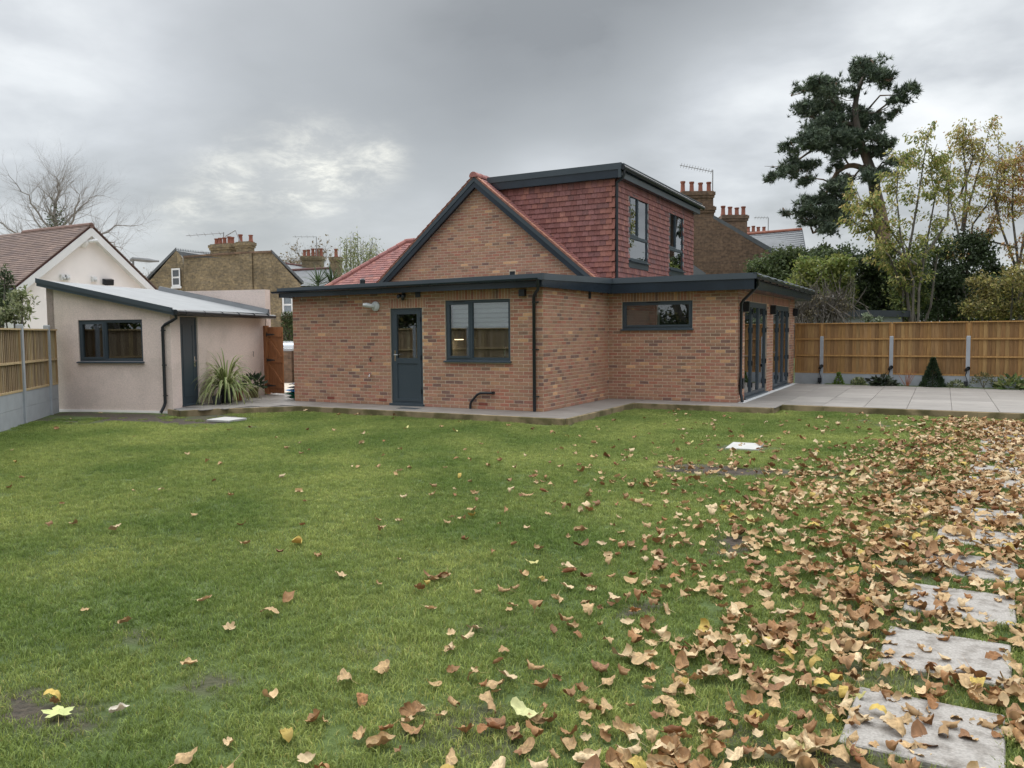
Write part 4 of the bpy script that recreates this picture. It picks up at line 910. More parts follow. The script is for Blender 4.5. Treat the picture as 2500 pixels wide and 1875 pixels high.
for zx, zy in ((360, 657), (382, 657), (540, 668)):
    p = onN(zx, zy); t = thing('alarm_box', 'small white sensor next to the black flood light on the white gable' if zx > 500 else 'small white sensor, one of a close pair on the white gable', 'sensor', p, 'white sensors on the gable')
    part('housing', MB().box((p[0], p[1]-.09, p[2]-.09), (p[0]+.1, p[1]+.09, p[2]+.09)), 'white_paint', t); part('eye', MB().lathe((0, 0, 0), [(.06, 0), (.05, .05), (.01, .07)], 10, F=lambda x, y, z: (p[0]+.1+z, p[1]+x, p[2]-.03+y)), 'lamp_grey', t)
# street lamp behind
p = at(*z1(770, 560), 45); t = thing('street_lamp', 'grey street lamp post rising behind the white gable', 'street lamp', (p[0], p[1], 0))
part('post', MB().tube([(p[0], p[1], -.1), (p[0], p[1], p[2])], [.09, .06], 10), 'steel', t)
part('lamp_head', MB().tube([p+CR*-.15, p+CR*.0+np.array([0, 0, .1]), p+CR*.9+np.array([0, 0, .02]), p+CR*1.45-np.array([0, 0, .03])], [.08, .12, .13, .05], 8), 'steel', t, True)

def hz(v): return np.array([v[0], v[1], 0.])
def chimney(parent, c, w, zbot, ztop, right, npots, ph=.6, m='stock_brick', dpt=None, pw=.13):
    """stack centred on xy c; right = unit vector along the stack"""
    fw = np.array([-right[1], right[0], 0]); d = dpt or w*.55
    def bx(mb, hw, hd, z0, z1):
        return mb.hexa([np.array([*c[:2], z])+right*sx*hw+fw*sy*hd for z in (z0, z1) for sx, sy in ((-1, -1), (1, -1), (1, 1), (-1, 1))])
    mb = MB(); bx(mb, w/2, d/2, zbot, ztop-.35); bx(mb, w/2+.05, d/2+.05, ztop-.35, ztop-.22); bx(mb, w/2+.09, d/2+.09, ztop-.22, ztop-.05); bx(mb, w/2+.02, d/2+.02, ztop-.05, ztop)
    o = part('chimney', mb, m, parent)
    for i in range(npots):
        x = (i-(npots-1)/2)*(w*.86/max(npots-1, 1)) if npots > 1 else 0
        q = np.array([*c[:2], ztop])+right*x+fw*random.uniform(-.08, .08); h = ph*random.uniform(.85, 1.1); r = pw
        part('chimney_pot', MB().lathe(q, [(r*1.1, -.03), (r*1.1, h*.1), (r*.92, h*.18), (r*.82, h*.82), (r*1.05, h*.86), (r*1.05, h), (r*.7, h*.99), (r*.65, h*.8)], 12), 'chimney_pot', o, True)
    return o
def aerial(p, h, dirs, label):
    t = thing('tv_aerial', label, 'aerial', p); top = np.array(p)+np.array([0, 0, h])
    part('mast', MB().tube([p, top], .03, 6), 'aerial', t)
    for (dz, v, n) in dirs:
        a = top+np.array([0, 0, dz]); v = np.array(v); b = a+v; mb = MB().tube([a, b], .02, 5); sd_ = np.cross(v, (0, 0, 1.)); sd_ = sd_/np.linalg.norm(sd_)
        for i in range(n): q = a+v*(i+.5)/n; mb.tube([q-sd_*.18+np.array([0, 0, .08]), q+sd_*.18-np.array([0, 0, .08])], .01, 4)
        part('antenna', mb, 'aerial', t)
    return t
# ---- yellow stock brick house
def ydep(px): return 1/(.021277+(px-447)*(.022624-.021277)/215)
def YP(zx, zy, dd=0.): px, py = 300+zx/3.16, 520+zy/3.16; return at(px, py, ydep(px)+dd)
def gnd(p): return np.array([p[0], p[1], -.1])
yv = hz(YP(1145, 305)-YP(465, 345)); yv /= np.linalg.norm(yv); yb = np.array([-yv[1], yv[0], 0]); yb = hz(YP(1145, 305)-CAM); yb /= np.linalg.norm(yb); yb = np.array([yb[0]*.995-yb[1]*.1, yb[1]*.995+yb[0]*.1, 0])
yh = thing('stock_brick_house', 'old yellow stock brick house with chimney stacks and white sash window', 'house', hz(YP(700, 600)))
mb = MB(); a, b, c_ = YP(465, 345), YP(890, 315), YP(1145, 305)
part('flank_wall', mb.prism([a, b, c_, gnd(c_), gnd(a)], yb*7), 'stock_brick', yh)
a2, b2 = YP(205, 525), YP(412, 290)
part('gable_wall', MB().prism([a2, b2, a-yv*.02, gnd(a)-yv*.02, gnd(a2)], yb*7), 'stock_brick', yh)
e = YP(1370, 550)
part('rear_wall', MB().prism([c_+yv*.01, e, gnd(e), gnd(c_)+yv*.01], yb*6.5), 'stock_brick', yh)
up = np.array([0, 0, 1.])
part('slate_roof', MB().prism([a2+up*.02-yv*.3, b2+up*.02, b2+up*.2, a2+up*.2-yv*.3], yb*7.2-yb*.0), 'slate', yh)
part('slate_roof', MB().prism([c_+up*.01-yb*.1, e+up*.01-yb*.1+yv*.2, e+up*.16-yb*.1+yv*.2, c_+up*.16-yb*.1], yb*6.8), 'slate', yh)
r0, r1 = YP(412, 288), YP(740, 328, 3.)
part('slate_roof', MB().add([r0-up*.02, r1, YP(740, 345), a+up*.01, r0+yb*3-up*.02], [(0, 1, 2, 3), (0, 4, 1)]), 'slate', yh)
mb = MB()
for i in range(26): q = r0+(r1-r0)*i/26; mb.add([q+up*.0, q+(r1-r0)/26*.9, q+(r1-r0)/52+up*.16, q+yb*.05], [(0, 1, 2), (0, 3, 2), (1, 3, 2)])
part('ridge_cresting', mb, 'slate', yh)
part('coping', MB().prism([a+up*.0, b, c_, c_+up*.1, b+up*.1, a+up*.1], -yb*.12), 'brown_brick', yh)
c2, c3 = YP(897, 318), YP(992, 312)
part('chimney_breast', MB().prism([c2, c3, gnd(c3), gnd(c2)], -yb*.12), 'stock_brick', yh)
p0, p1 = YP(728, 322), YP(888, 316); chimney(yh, (p0+p1)/2+yb*.7-yv*.12, np.linalg.norm(p1-p0)*.94, p0[2]-2, YP(800, 246)[2]+.1, yv, 5, .42, pw=.125)
p0, p1 = YP(900, 316), YP(998, 312); chimney(yh, (p0+p1)/2+yb*.3, np.linalg.norm(p1-p0)*.95, p0[2]-2, YP(950, 220)[2], yv, 2, .42, pw=.125)
def sash(zx0, zy0, zx1, zy1, parent, PF=YP, back=yb):
    A, B, Cc, D_ = PF(zx0, zy1), PF(zx1, zy1), PF(zx1, zy0), PF(zx0, zy0); W = np.linalg.norm(B-A); H = D_[2]-A[2]; v = hz(B-A)/np.linalg.norm(hz(B-A)); n = -back
    F = lambda u, w, z: A+v*u+n*w+np.array([0, 0, z])
    o = part('window', bars(F, 0, W, 0, H, .1, -.1, .04), 'white_paint', parent)
    part('meeting_rail', MB().fbox(F, (.1, -.1, H/2-.045), (W-.1, .03, H/2+.045)), 'white_paint', o)
    part('window_recess', MB().fbox(F, (.02, -.12, .02), (W-.02, .004, H-.02)), 'interior_dark', o)
    for z0, z1 in ((.1, H/2-.045), (H/2+.045, H-.1)): part('pane', MB().fbox(F, (.1, .010, z0), (W-.1, .016, z1)), 'glass', o)
    part('sill', MB().fbox(F, (-.08, -.05, -.12), (W+.08, .12, -.0)), 'white_paint', o)
sash(378, 430, 444, 568, yh); sash(1233, 640, 1312, 778, yh)
p = YP(788, 250)+yb*1.2; aerial((p[0], p[1], p[2]-.3), YP(788, 130)[2]-p[2]+.3, [(-.05, -CR*2.2-np.array([0, 0, .15]), 5), (-1.15, -CR*2.0, 4)], 'thin tv aerial strapped to the widest yellow brick chimney stack')
q0, q1, q2 = YP(790, 180), YP(868, 134), YP(905, 222)
part('guy_rod', MB().tube([q0, q1, q2], .03, 5), 'aerial', yh)
# ---- terraces further back
for nm, lab, pts, dep, st in [('slate_roof_house', 'far slate roofed house with five-pot chimney beyond the yellow brick house', [(1215, 388), (1440, 420), (1450, 470), (1260, 445)], 62, [(1465, 335, 430, 150, 5)]),
                              ('slate_roof_house', 'grey slate roofed terrace with single-pot chimney behind the spiky palm', [(1280, 445), (1610, 428), (1640, 560), (1370, 560)], 56, [(1645, 340, 445, 85, 1)])]:
    Z = lambda x, y, d: at(300+x/3.16, 520+y/3.16, d)
    h = thing(nm, lab, 'house', hz(Z(pts[0][0], pts[0][1], dep)))
    r0, r1, e1, e0 = Z(*pts[0], dep+2.5), Z(*pts[1], dep+2.5), Z(*pts[2], dep), Z(*pts[3], dep)
    if dep == 56: e0 = np.array([e0[0], e0[1], e1[2]])
    bk = hz(r0-e0); bk /= np.linalg.norm(bk)
    part('roof', MB().add([r0, r1, e1, e0, r0+bk*2.5-up*2, r1+bk*2.5-up*2], [(0, 1, 2, 3), (0, 4, 5, 1)]), 'slate', h)
    part('ridge', MB().tube([r0, r1], .12, 6), 'tile_under', h)
    part('wall', MB().prism([e0-up*.05+bk*.2, e1-up*.05+bk*.2, gnd(e1)+bk*.2, gnd(e0)+bk*.2], bk*4), 'stock_brick', h)
    for (cx, zt_, zb_, wd, npt) in st:
        q = Z(cx, zt_, dep+2.5); w_ = wd/3.16/FPX*(dep+2.5); chimney(h, q, w_, Z(cx, zb_, dep+2.5)[2]-1.5, q[2], CR*1.0/np.linalg.norm(hz(CR)), npt, .6, pw=.14)
p = at(300+1495/3.16, 520+300/3.16, 64); aerial((p[0], p[1], p[2]-.5), 1.7, [(0, -CR*1.9, 4)], 'thin tv aerial on the far five-pot chimney')

# ---- brown brick house on the right
z4 = lambda x, y: (1600+x/2.44, 380+y/2.44)
hr = hz(CR)/np.linalg.norm(hz(CR)); hb_ = np.array([-hr[1], hr[0], 0])
RP = lambda x, y, d=42.: at(*z4(x, y), d)
rh = thing('brown_brick_house', 'dark brown brick gable end with tall four-pot chimney behind the dormer', 'house', hz(RP(400, 600)))
pts = [RP(60, 360), RP(228, 360), RP(345, 376), RP(705, 592)]
part('gable_wall', MB().prism(pts+[gnd(pts[-1]), gnd(pts[0])], hb_*7), 'brown_brick', rh)
part('roof_verge', MB().prism([pts[2]+up*.02, pts[3]+up*.02, pts[3]+up*.2+hr*.2, pts[2]+up*.2], hb_*7.-hb_*.12), 'slate', rh)
part('verge_coping', MB().prism([RP(345, 372), RP(520, 455), RP(520, 480), RP(345, 392)], hb_*.4-hb_*.2), 'brown_brick', rh)
q = RP(292, 372)+hb_*.5; chimney(rh, q, np.linalg.norm(RP(345, 300)-RP(228, 300)), q[2]-2, RP(290, 300)[2], hr, 0, m='brown_brick', dpt=1.)
q = RP(253, 300)+hb_*.5; chimney(rh, q, np.linalg.norm(RP(345, 300)-RP(162, 300)), RP(253, 325)[2], RP(253, 212)[2], hr, 4, .58, m='brown_brick', dpt=1.05)
p = RP(355, 210)+hb_*.5; aerial((p[0], p[1], RP(352, 330)[2]), RP(355, 75)[2]-RP(352, 330)[2], [(-.1, -CR*1.75+np.array([0, 0, .35]), 12)], 'tall tv aerial beside the four-pot brown chimney')
part('grey_roof', MB().prism([RP(225, 650, 36), RP(300, 700, 36), RP(300, 760, 36), RP(100, 760, 36), RP(100, 620, 36)], hb_*3), 'slate', rh)
sh = thing('slate_roof_house', 'house with smooth grey slate roof and red ridge beside the pine', 'house', hz(RP(690, 520, 50)))
r0, r1, e1, e0 = RP(480, 475, 52.5), RP(872, 441, 52.5), RP(890, 548, 50), RP(480, 600, 50)
part('roof', MB().add([r0, r1, e1, e0, r0+hb_*3-up*2.4, r1+hb_*3-up*2.4], [(0, 1, 2, 3), (0, 4, 5, 1)]), 'slate', sh)
mbs = MB()
for i in range(1, 9):
    f_ = i/9; mbs.tube([r0+(e0-r0)*f_+up*.01, r1+(e1-r1)*f_+up*.01], .022, 4)
part('slate_course', mbs, 'dark_roof', sh)
part('ridge_tiles', MB().tube([r0, r1], .13, 8), 'chimney_pot', sh)
part('barge_board', MB().prism([r1, e1, e1-up*.25, r1-up*.35], hb_*.1+hr*.1), 'dark_roof', sh)
part('wall', MB().prism([e0-up*.1+hb_*.3, e1-up*.1+hb_*.3, gnd(e1)+hb_*.3, gnd(e0)+hb_*.3], hb_*4.5), 'brown_brick', sh)
for (x0, x1, zt_, zb_, n_, dp, ph) in [(388, 540, 358, 470, 4, 47, .52), (545, 655, 455, 480, 4, 56, .4)]:
    q = RP((x0+x1)/2, zt_, dp); chimney(sh, q, (x1-x0)/2.44/FPX*dp*.95, RP(500, zb_+60, dp)[2], q[2], hr, n_, ph, m='brown_brick', pw=.135 if dp == 47 else .13)
p = RP(672, 450, 56); aerial(tuple(p-up*.5), RP(672, 370, 56)[2]-p[2]+.5, [(0, -CR*1.0, 5)], 'small tv aerial behind the red ridge of the slate roof')
# ---- low garden building behind the fence
lb = thing('garden_store', 'low dark flat-roofed garden store just behind the timber fence', 'shed', hz(at(*( (1750+880/2.37, 100+1600/2.37)), 30)))
A = at(1750+640/2.37, 100+1596/2.37, 29.5); B = at(1750+1120/2.37, 100+1596/2.37, 29.5)
part('roof', MB().prism([A+up*.0, B+up*.0, B+up*.22, A+up*.28], hb_*2.2), 'dark_roof', lb)
part('wall', MB().prism([A+hr*.2+hb_*.2, B-hr*.2+hb_*.2, gnd(B)-hr*.2+hb_*.2, gnd(A)+hr*.2+hb_*.2], hb_*1.8), 'concrete', lb)

# ================================================================== behind the side gate
gh, ge = np.array([-9.02, 1.40]), np.array([-8.32, 1.24]); FGt = frame2(gh, ge); GL = np.hypot(*(ge-gh))
gt = thing('garden_gate', 'orange-brown ledged and braced timber gate with black hinges beside the outbuilding', 'gate', (*gh, .13))
part('gate_post', MB().fbox(FGt, (-.13, -.06, .1), (-.02, .05, 1.98)), 'gate_wood', gt)
for i in range(6): part('board', MB().fbox(FGt, (i*GL/6+.002, -.022, .16), ((i+1)*GL/6-.002, 0, 1.94+.0*i)), 'gate_wood', gt)
for z in (.36, 1.05, 1.74): part('ledge', MB().fbox(FGt, (.03, 0, z-.06), (GL-.03, .025, z+.06)), 'gate_wood', gt)
for z in (.42, 1.11):
    part('brace', MB().prism([FGt(.05, .001, z+.57), FGt(.05, .001, z+.47), FGt(GL-.1, .001, z), FGt(GL-.03, .001, z+.03)], np.array(FGt(0, .024, 0))-np.array(FGt(0, 0, 0))), 'gate_wood', gt)
for z in (.36, 1.05, 1.74):
    part('hinge', MB().prism([FGt(-.02, .026, z-.035), FGt(.38, .026, z-.012), FGt(.38, .026, z+.012), FGt(-.02, .026, z+.035)], np.array(FGt(0, .008, 0))-np.array(FGt(0, 0, 0))).fbox(FGt, (-.05, .026, z-.06), (-.005, .036, z+.06)), 'black_plastic', gt)
# bags by the house corner
for i, (m_, lab, dx_) in enumerate([('bag_green', 'plump green compost bag at the bottom of the stack by the house corner', .0), ('bag_green', 'green bag with pointed corner second from the bottom by the house corner', .08), ('bag_blue', 'blue plastic bag under the dark bags by the house corner', .02), ('bag_dark', 'dark navy bag below the top of the stack by the house corner', -.06), ('bag_dark', 'dark navy bag on top of the stack by the house corner', -.1)]):
    c = np.array([-6.88-dx_, .55, .13+.085*i]); vs = []; nu, nv = 10, 8
    for iu in range(nu+1):
        for iv in range(nv+1):
            u, v = iu/nu*2-1, iv/nv*2-1; h = .055*(max(0, (1-abs(u)**3)*(1-abs(v)**3)))**.5; vs.append(((u*.3, v*.42, h)))
    n_ = len(vs); vs2 = [tuple(c+np.array([x, y, .05+z+.02*math.sin(9*x+i)*math.cos(7*y)])) for x, y, z in vs]+[tuple(c+np.array([x, y, .05-z*.9])) for x, y, z in vs]
    f1 = [(a_*(nv+1)+b_, (a_+1)*(nv+1)+b_, (a_+1)*(nv+1)+b_+1, a_*(nv+1)+b_+1) for a_ in range(nu) for b_ in range(nv)]
    o = part('plastic_bag', MB().add(vs2, f1+[tuple(k+n_ for k in f[::-1]) for f in f1]), m_, None, True); tag(o, lab, 'bag', 'stack of bags')
# brick pier, trellis and car beyond the gate
pr_ = hit(700, 905, 2, .1); pr_ = at(699, 900, 27.); t = thing('brick_pier', 'short red brick pier seen through the gate opening', 'pier', hz(pr_))
part('pier_body', MB().prism([gnd(pr_)-hr*.2, gnd(pr_)+hr*.18, hz(pr_)+hr*.18+up*1.18, hz(pr_)-hr*.2+up*1.18], hb_*.35), 'brown_brick', t)
part('pier_cap', MB().prism([hz(pr_)-hr*.24+up*1.18, hz(pr_)+hr*.22+up*1.18, hz(pr_)+hr*.22+up*1.25, hz(pr_)-hr*.24+up*1.25], hb_*.42-hb_*.03), 'concrete', t)
q = hz(at(714, 900, 27.3)); F5 = lambda u, w, z: q+hr*u-hb_*w+up*z
t = thing('trellis_panel', 'weathered timber trellis panel beside the brick pier', 'trellis', q)
mb = MB(); mb.tint = tuple(WT[3]*.6); bars(F5, -.2, .9, .05, 1.2, .06, -.02, .02, mb); part('trellis_frame', mb, 'timber_fence', t)
mb = MB(); mb.tint = tuple(WT[3]*.5)
for i in range(9): mb.fbox(F5, (-.14+i*.115, -.012, .11), (-.04+i*.115, .012, 1.14))
part('trellis_slats', mb, 'timber_fence', t)
def car(c, fwd, label, m):
    c = np.array(c); fwd = np.array(fwd)/np.linalg.norm(fwd); sdv = np.array([-fwd[1], fwd[0], 0]); t = thing('parked_car', label, 'car', c)
    T = lambda x, y, z: c+fwd*x+sdv*y+up*z
    side = [(-2.0, .32), (-2.08, .62), (-2.0, .92), (-1.55, .98), (-1.05, 1.36), (.25, 1.42), (.95, 1.0), (1.75, .88), (2.05, .7), (2.08, .38), (1.9, .26), (-1.9, .26)]
    vs = [T(x, y*(.78 if z > 1.1 else .87), z) for y in (-1, 1) for x, z in side]; n = len(side)
    part('body', MB().add(vs, [tuple(range(n))[::-1], tuple(range(n, 2*n))]+[(i, (i+1) % n, (i+1) % n+n, i+n) for i in range(n)]), m, t)
    for y in (-1, 1):
        part('side_window', MB().prism([T(-1.35, y*.83, 1.0), T(.75, y*.83, 1.0), T(.18, y*.795, 1.34), T(-.98, y*.795, 1.3)], sdv*y*.02), 'glass_dark', t)
        for x in (-1.3, 1.3):
            w = part('wheel', MB().tube([T(x, y*.7, .32), T(x, y*.88, .32)], .32, 20), 'tyre', t); part('rim', MB().tube([T(x, y*.88, .32), T(x, y*.89, .32)], .2, 16), 'steel', w)
        part('headlight', MB().prism([T(2.0, y*.6, .62), T(2.06, y*.6, .72), T(1.9, y*.8, .8), T(1.9, y*.8, .68)], fwd*.06), 'lamp_grey', t)
    part('windscreen', MB().prism([T(.98, -.72, 1.02), T(.98, .72, 1.02), T(.3, .68, 1.40), T(.3, -.68, 1.40)], fwd*.03), 'glass_dark', t)
    part('rear_window', MB().prism([T(-1.52, -.7, 1.01), T(-1.52, .7, 1.01), T(-1.08, .66, 1.34), T(-1.08, -.66, 1.34)], -fwd*.03), 'glass_dark', t)
cp = at(722, 860, 36); car((cp[0], cp[1], .02), (-.5, .87, 0), 'white car parked on the drive behind the garden gate', 'car_white')

# ================================================================== plain covers in the lawn, stepping stones
def flat_slab(name, label, cat, corners, top, m, th=.04, group=None):
    c = np.mean(np.array(corners), 0); o = thing(name, label, cat, (c[0], c[1], 0), group) if 0 else None
    mb = MB(); mb.tint = tuple(np.array(SLAB_T[2])*random.uniform(.95, 1.25)); e = .006; cs = [np.array(p) for p in corners]; cin = [p+(c-p)/np.linalg.norm(c-p)*e*1.4 for p in cs]
    vs = [(*p, top-th) for p in cs]+[(*p, top-e) for p in cs]+[(*p, top) for p in cin]
    mb.add(vs, [(3, 2, 1, 0), (8, 9, 10, 11)]+[(i, (i+1) % 4, (i+1) % 4+4, i+4) for i in range(4)]+[(i+4, (i+1) % 4+4, (i+1) % 4+8, i+8) for i in range(4)])
    o = part(name, mb, m); return tag(o, label, cat, group)
flat_slab('inspection_cover', 'pale grey inspection cover in the grass near the wide window', 'cover', [(4.37, -2.87), (4.83, -2.83), (4.79, -2.18), (4.33, -2.2)], .028, 'stone_cover')
flat_slab('inspection_cover', 'grey inspection cover in bare earth near the pink outbuilding', 'cover', [(-5.98, -3.33), (-5.4, -3.3), (-5.44, -2.78), (-6.06, -2.79)], .03, 'stone_cover')
ORD = ['first', 'second', 'third', 'fourth', 'fifth', 'sixth', 'seventh', 'eighth', 'ninth', 'tenth', 'eleventh', 'twelfth', 'thirteenth', 'fourteenth', 'fifteenth']
STONES = []
for k in range(15):
    x0 = 6.80+.082*k; y0 = -11.08+.945*k; a = .05
    if k > 10: x0 -= .03*(k-10)
    du = np.array([math.cos(a), -.03]); dv = np.array([.05, 1.])
    p = np.array([x0, y0]); cs = [p, p+du*.6, p+du*.6+dv*.6, p+dv*.6]; STONES.append(cs)
    flat_slab('stepping_stone', f'square grey stepping stone, {ORD[14-k]} in the path counting from the patio kerb', 'stepping stone', cs, .014, 'stone', group='stepping stones')
# ================================================================== VEGETATION
def unit(v): return v/(np.linalg.norm(v, axis=-1, keepdims=True)+1e-9)
def leaf_mesh(name, c, size, tint, aspect=.5, up_bias=.4, droop=0., fold=.25, size_var=.35, dirs=None):
    """c (N,3): folded diamond leaves"""
    N = len(c); a = rng.normal(size=(N, 3)) if dirs is None else dirs+rng.normal(size=(N, 3))*.35
    a[:, 2] -= droop; a = unit(a); n = rng.normal(size=(N, 3)); n[:, 2] += up_bias*2; b = unit(np.cross(a, n)); n = np.cross(b, a)
    L = size*(1+rng.uniform(-size_var, size_var, (N, 1))); W = L*aspect
    v = np.stack([c, c+a*L*.5+b*W*.5-n*W*fold, c+a*L, c+a*L*.5-b*W*.5-n*W*fold], 1)
    v = v.reshape(-1, 3); i = np.arange(N)*4; f = np.concatenate([np.stack([i, i+1, i+2], 1), np.stack([i, i+2, i+3], 1)])
    return v, f, np.repeat(tint, 4, 0)
def pal_tint(N, pal, w=None, var=.18, c=None, cs=1.2):
    pal = np.array(pal, float); w = np.ones(len(pal))/len(pal) if w is None else np.array(w)/np.sum(w)
    t = pal[rng.choice(len(pal), N, p=w)]*(1+rng.normal(0, var, (N, 1)))
    return np.clip(t, .004, .9)
def blob_points(blobs, n, dep_f=.9, shell=.55, clump=.0, sub=14, sig=.26):
    """blobs: (centre xyz, rx lateral, ry vertical). points gather in sub-clumps near the surface"""
    out = []
    tot = sum(b[1]*b[2] for b in blobs)
    for (c, rx, ry) in blobs:
        k = max(6, int(n*rx*ry/tot)); ns = max(5, int(sub*(rx*ry)**.5))
        d = unit(rng.normal(size=(ns, 3))); r = shell+(1-shell)*rng.uniform(0, 1, (ns, 1))**.6; cc = d*r
        which = rng.integers(0, ns, k); p = cc[which]+rng.normal(size=(k, 3))*sig
        out.append(np.array(c)+CR*(p[:, :1]*rx)+up*(p[:, 2:3]*ry)+hb_*(p[:, 1:2]*rx*dep_f))
    return np.concatenate(out)
def grow(mb, p, d, L, r, lev, tips, spread=.6, kids=3, seg=4, wob=.18, upb=.12, ratio=.68, taper=.55, allp=None):
    pts = [np.array(p)]; dd = np.array(d, float); rs = [r]
    for i in range(seg):
        dd = unit(dd+rng.normal(size=3)*wob+np.array([0, 0, upb])); pts.append(pts[-1]+dd*L/seg); rs.append(r*(1-(1-taper)*(i+1)/seg))
    mb.tube(pts, rs, 6 if r > .03 else (4 if r > .012 else 3), cap=False)
    if allp is not None: allp += pts[1:]
    if lev <= 0: tips.append((pts[-1], dd)); return
    for k in range(kids):
        f = rng.uniform(.35, 1.) if k < kids-1 else 1.; idx = min(seg, max(1, int(round(f*seg)))); s = rng.normal(size=3); s = unit(s-dd*(s@dd))
        grow(mb, pts[idx], unit(dd+s*spread*rng.uniform(.6, 1.2)), L*ratio*rng.uniform(.75, 1.15), rs[idx]*.68, lev-1, tips, spread, kids, seg, wob, upb, ratio, taper, allp)
def bare_tree(name, label, base, H, R0, lev=5, kids=3, group=None, spread=.6, trunk=.28, ratio=.7, upb=.12, leaves=0, pal=None, lsize=.12, m='bark', zlow=.3):
    t = thing(name, label, 'tree', base, group); mb = MB(); tips = []; allp = []
    grow(mb, base, np.array([.03, .02, 1.]), H*trunk, R0, lev, tips, spread, kids, 4, .13, upb, ratio, .6, allp)
    # scale so that the tree reaches the wanted height
    v = np.array(mb.v); top = v[:, 2].max()-base[2]; s = H/top; v = np.array(base)+(v-np.array(base))*s; mb.v = [tuple(p) for p in v]
    part('trunk', mb, m, t)
    if leaves:
        tp_ = np.array(base)+(np.array([p for p, _ in tips]+allp)-np.array(base))*s
        c = tp_[rng.integers(0, len(tp_), leaves)]+rng.normal(size=(leaves, 3))*.18; hi = c[:, 2] > base[2]+H*zlow; c = c[hi]
        v, f, tt = leaf_mesh('crown', c-np.array(base), lsize, pal_tint(len(c), pal), droop=.5); link('crown', mesh_np('crown', v, f, tt), 'foliage', t)
    return t
z6 = lambda x, y: (1750+x/2.37, 100+y/2.37)
Z6 = lambda x, y, d: at(*z6(x, y), d)
S6 = lambda px, d: px/2.37/FPX*d
# ---- pine
PD = 36.
pb = hz(Z6(965, 1300, PD)); pine = thing('pine_tree', 'tall leaning pine with orange bark and dark one-sided crown', 'tree', pb)
mb = MB()
def limb(pts, r0, r1, dz=None, mbb=None):
    n = len(pts); P = []
    for i, (x, y) in enumerate(pts): P.append(Z6(x, y, PD)+hb_*(0 if dz is None else dz*i/(n-1)))
    # smooth by subdividing
    Q = []
    for i in range(n-1):
        for k in range(3):
            t_ = k/3; p0, p1, p2, p3 = P[max(i-1, 0)], P[i], P[i+1], P[min(i+2, n-1)]
            Q.append(.5*((2*p1)+(-p0+p2)*t_+(2*p0-5*p1+4*p2-p3)*t_**2+(-p0+3*p1-3*p2+p3)*t_**3))
    Q.append(P[-1]); (mbb or mb).tube(Q, list(np.linspace(r0, r1, len(Q))), 9); return Q
trunkpts = [(965, 1290), (962, 1180), (955, 1080), (940, 980), (915, 870), (900, 780), (870, 690), (835, 600), (812, 500), (800, 400), (815, 300), (850, 210), (905, 125)]
base_gnd = [Z6(966, 1300, PD)]; mb.tube([np.array([pb[0], pb[1], -.1]), Z6(966, 1295, PD), Z6(965, 1285, PD)], [.44, .37, .36], 10)
limb(trunkpts, .36, .05)
limbs = [([(890, 790), (850, 730), (790, 710), (725, 750), (700, 830), (640, 900), (560, 960), (450, 985)], .2, .03, -1.5), ([(835, 600), (740, 570), (640, 580), (520, 660), (400, 760)], .15, .02, 1.5), ([(812, 490), (720, 440), (620, 400), (530, 300)], .13, .02, -2.), ([(800, 400), (880, 400), (960, 390), (1060, 340)], .12, .02, 1.),
         ([(870, 690), (930, 640), (985, 590), (1003, 570), (985, 548), (945, 535)], .13, .07, -.5), ([(900, 780), (960, 760), (1010, 740)], .10, .02, 1.), ([(815, 300), (720, 260), (660, 230), (500, 260)], .10, .02, 1.5), ([(700, 840), (690, 930), (640, 1040), (590, 1100)], .1, .02, .5), ([(820, 540), (870, 500), (930, 480)], .08, .02, -1.5), ([(850, 720), (820, 780), (840, 820)], .07, .02, -1.2), ([(690, 380), (610, 480), (560, 560)], .08, .02, -2.2)]
for pts, r0, r1, dz in limbs: limb(pts, r0*.75, r1*.8, abs(dz)*.8+.3)
part('trunk', mb, 'pine_bark', pine, True)
PB = [(880, 150, 62, 50), (910, 115, 30, 26), (820, 205, 95, 55), (690, 215, 85, 48), (560, 290, 75, 55), (500, 255, 30, 26), (700, 310, 125, 55), (600, 370, 95, 50), (740, 400, 105, 55), (900, 410, 85, 48), (1000, 355, 70, 42), (1055, 330, 32, 28), (930, 250, 40, 60), (620, 480, 95, 52), (560, 545, 85, 45), (500, 610, 85, 50), (420, 635, 62, 38), (480, 705, 95, 44), (400, 765, 62, 40), (345, 770, 34, 34), (500, 790, 55, 34), (760, 510, 75, 52), (850, 470, 65, 45), (930, 470, 45, 36), (740, 600, 55, 42), (870, 580, 58, 45), (680, 670, 55, 34), (960, 610, 42, 32), (900, 650, 58, 36), (990, 715, 55, 36), (970, 770, 62, 34), (850, 800, 70, 34), (780, 775, 52, 34), (690, 735, 34, 26), (640, 870, 62, 42), (560, 945, 85, 42), (680, 955, 85, 52), (480, 970, 52, 30), (560, 1035, 80, 44), (660, 1045, 72, 46), (600, 1100, 62, 28), (425, 985, 26, 16), (745, 900, 30, 44), (610, 600, 50, 34), (800, 640, 40, 30), (1010, 430, 40, 30), (800, 560, 50, 34), (690, 560, 60, 36), (660, 620, 50, 30), (460, 1000, 40, 22), (700, 1010, 60, 40), (620, 1000, 70, 40)]
blobs = [(Z6(x, y, PD)+hb_*rng.uniform(-1.3, 1.3), S6(rx, PD), S6(ry, PD)) for x, y, rx, ry in PB]
blobs = [(b_[0], b_[1]*1.2, b_[2]*1.15) for b_ in blobs]
c = blob_points(blobs, 8600, .9, .2, sub=26, sig=.19)
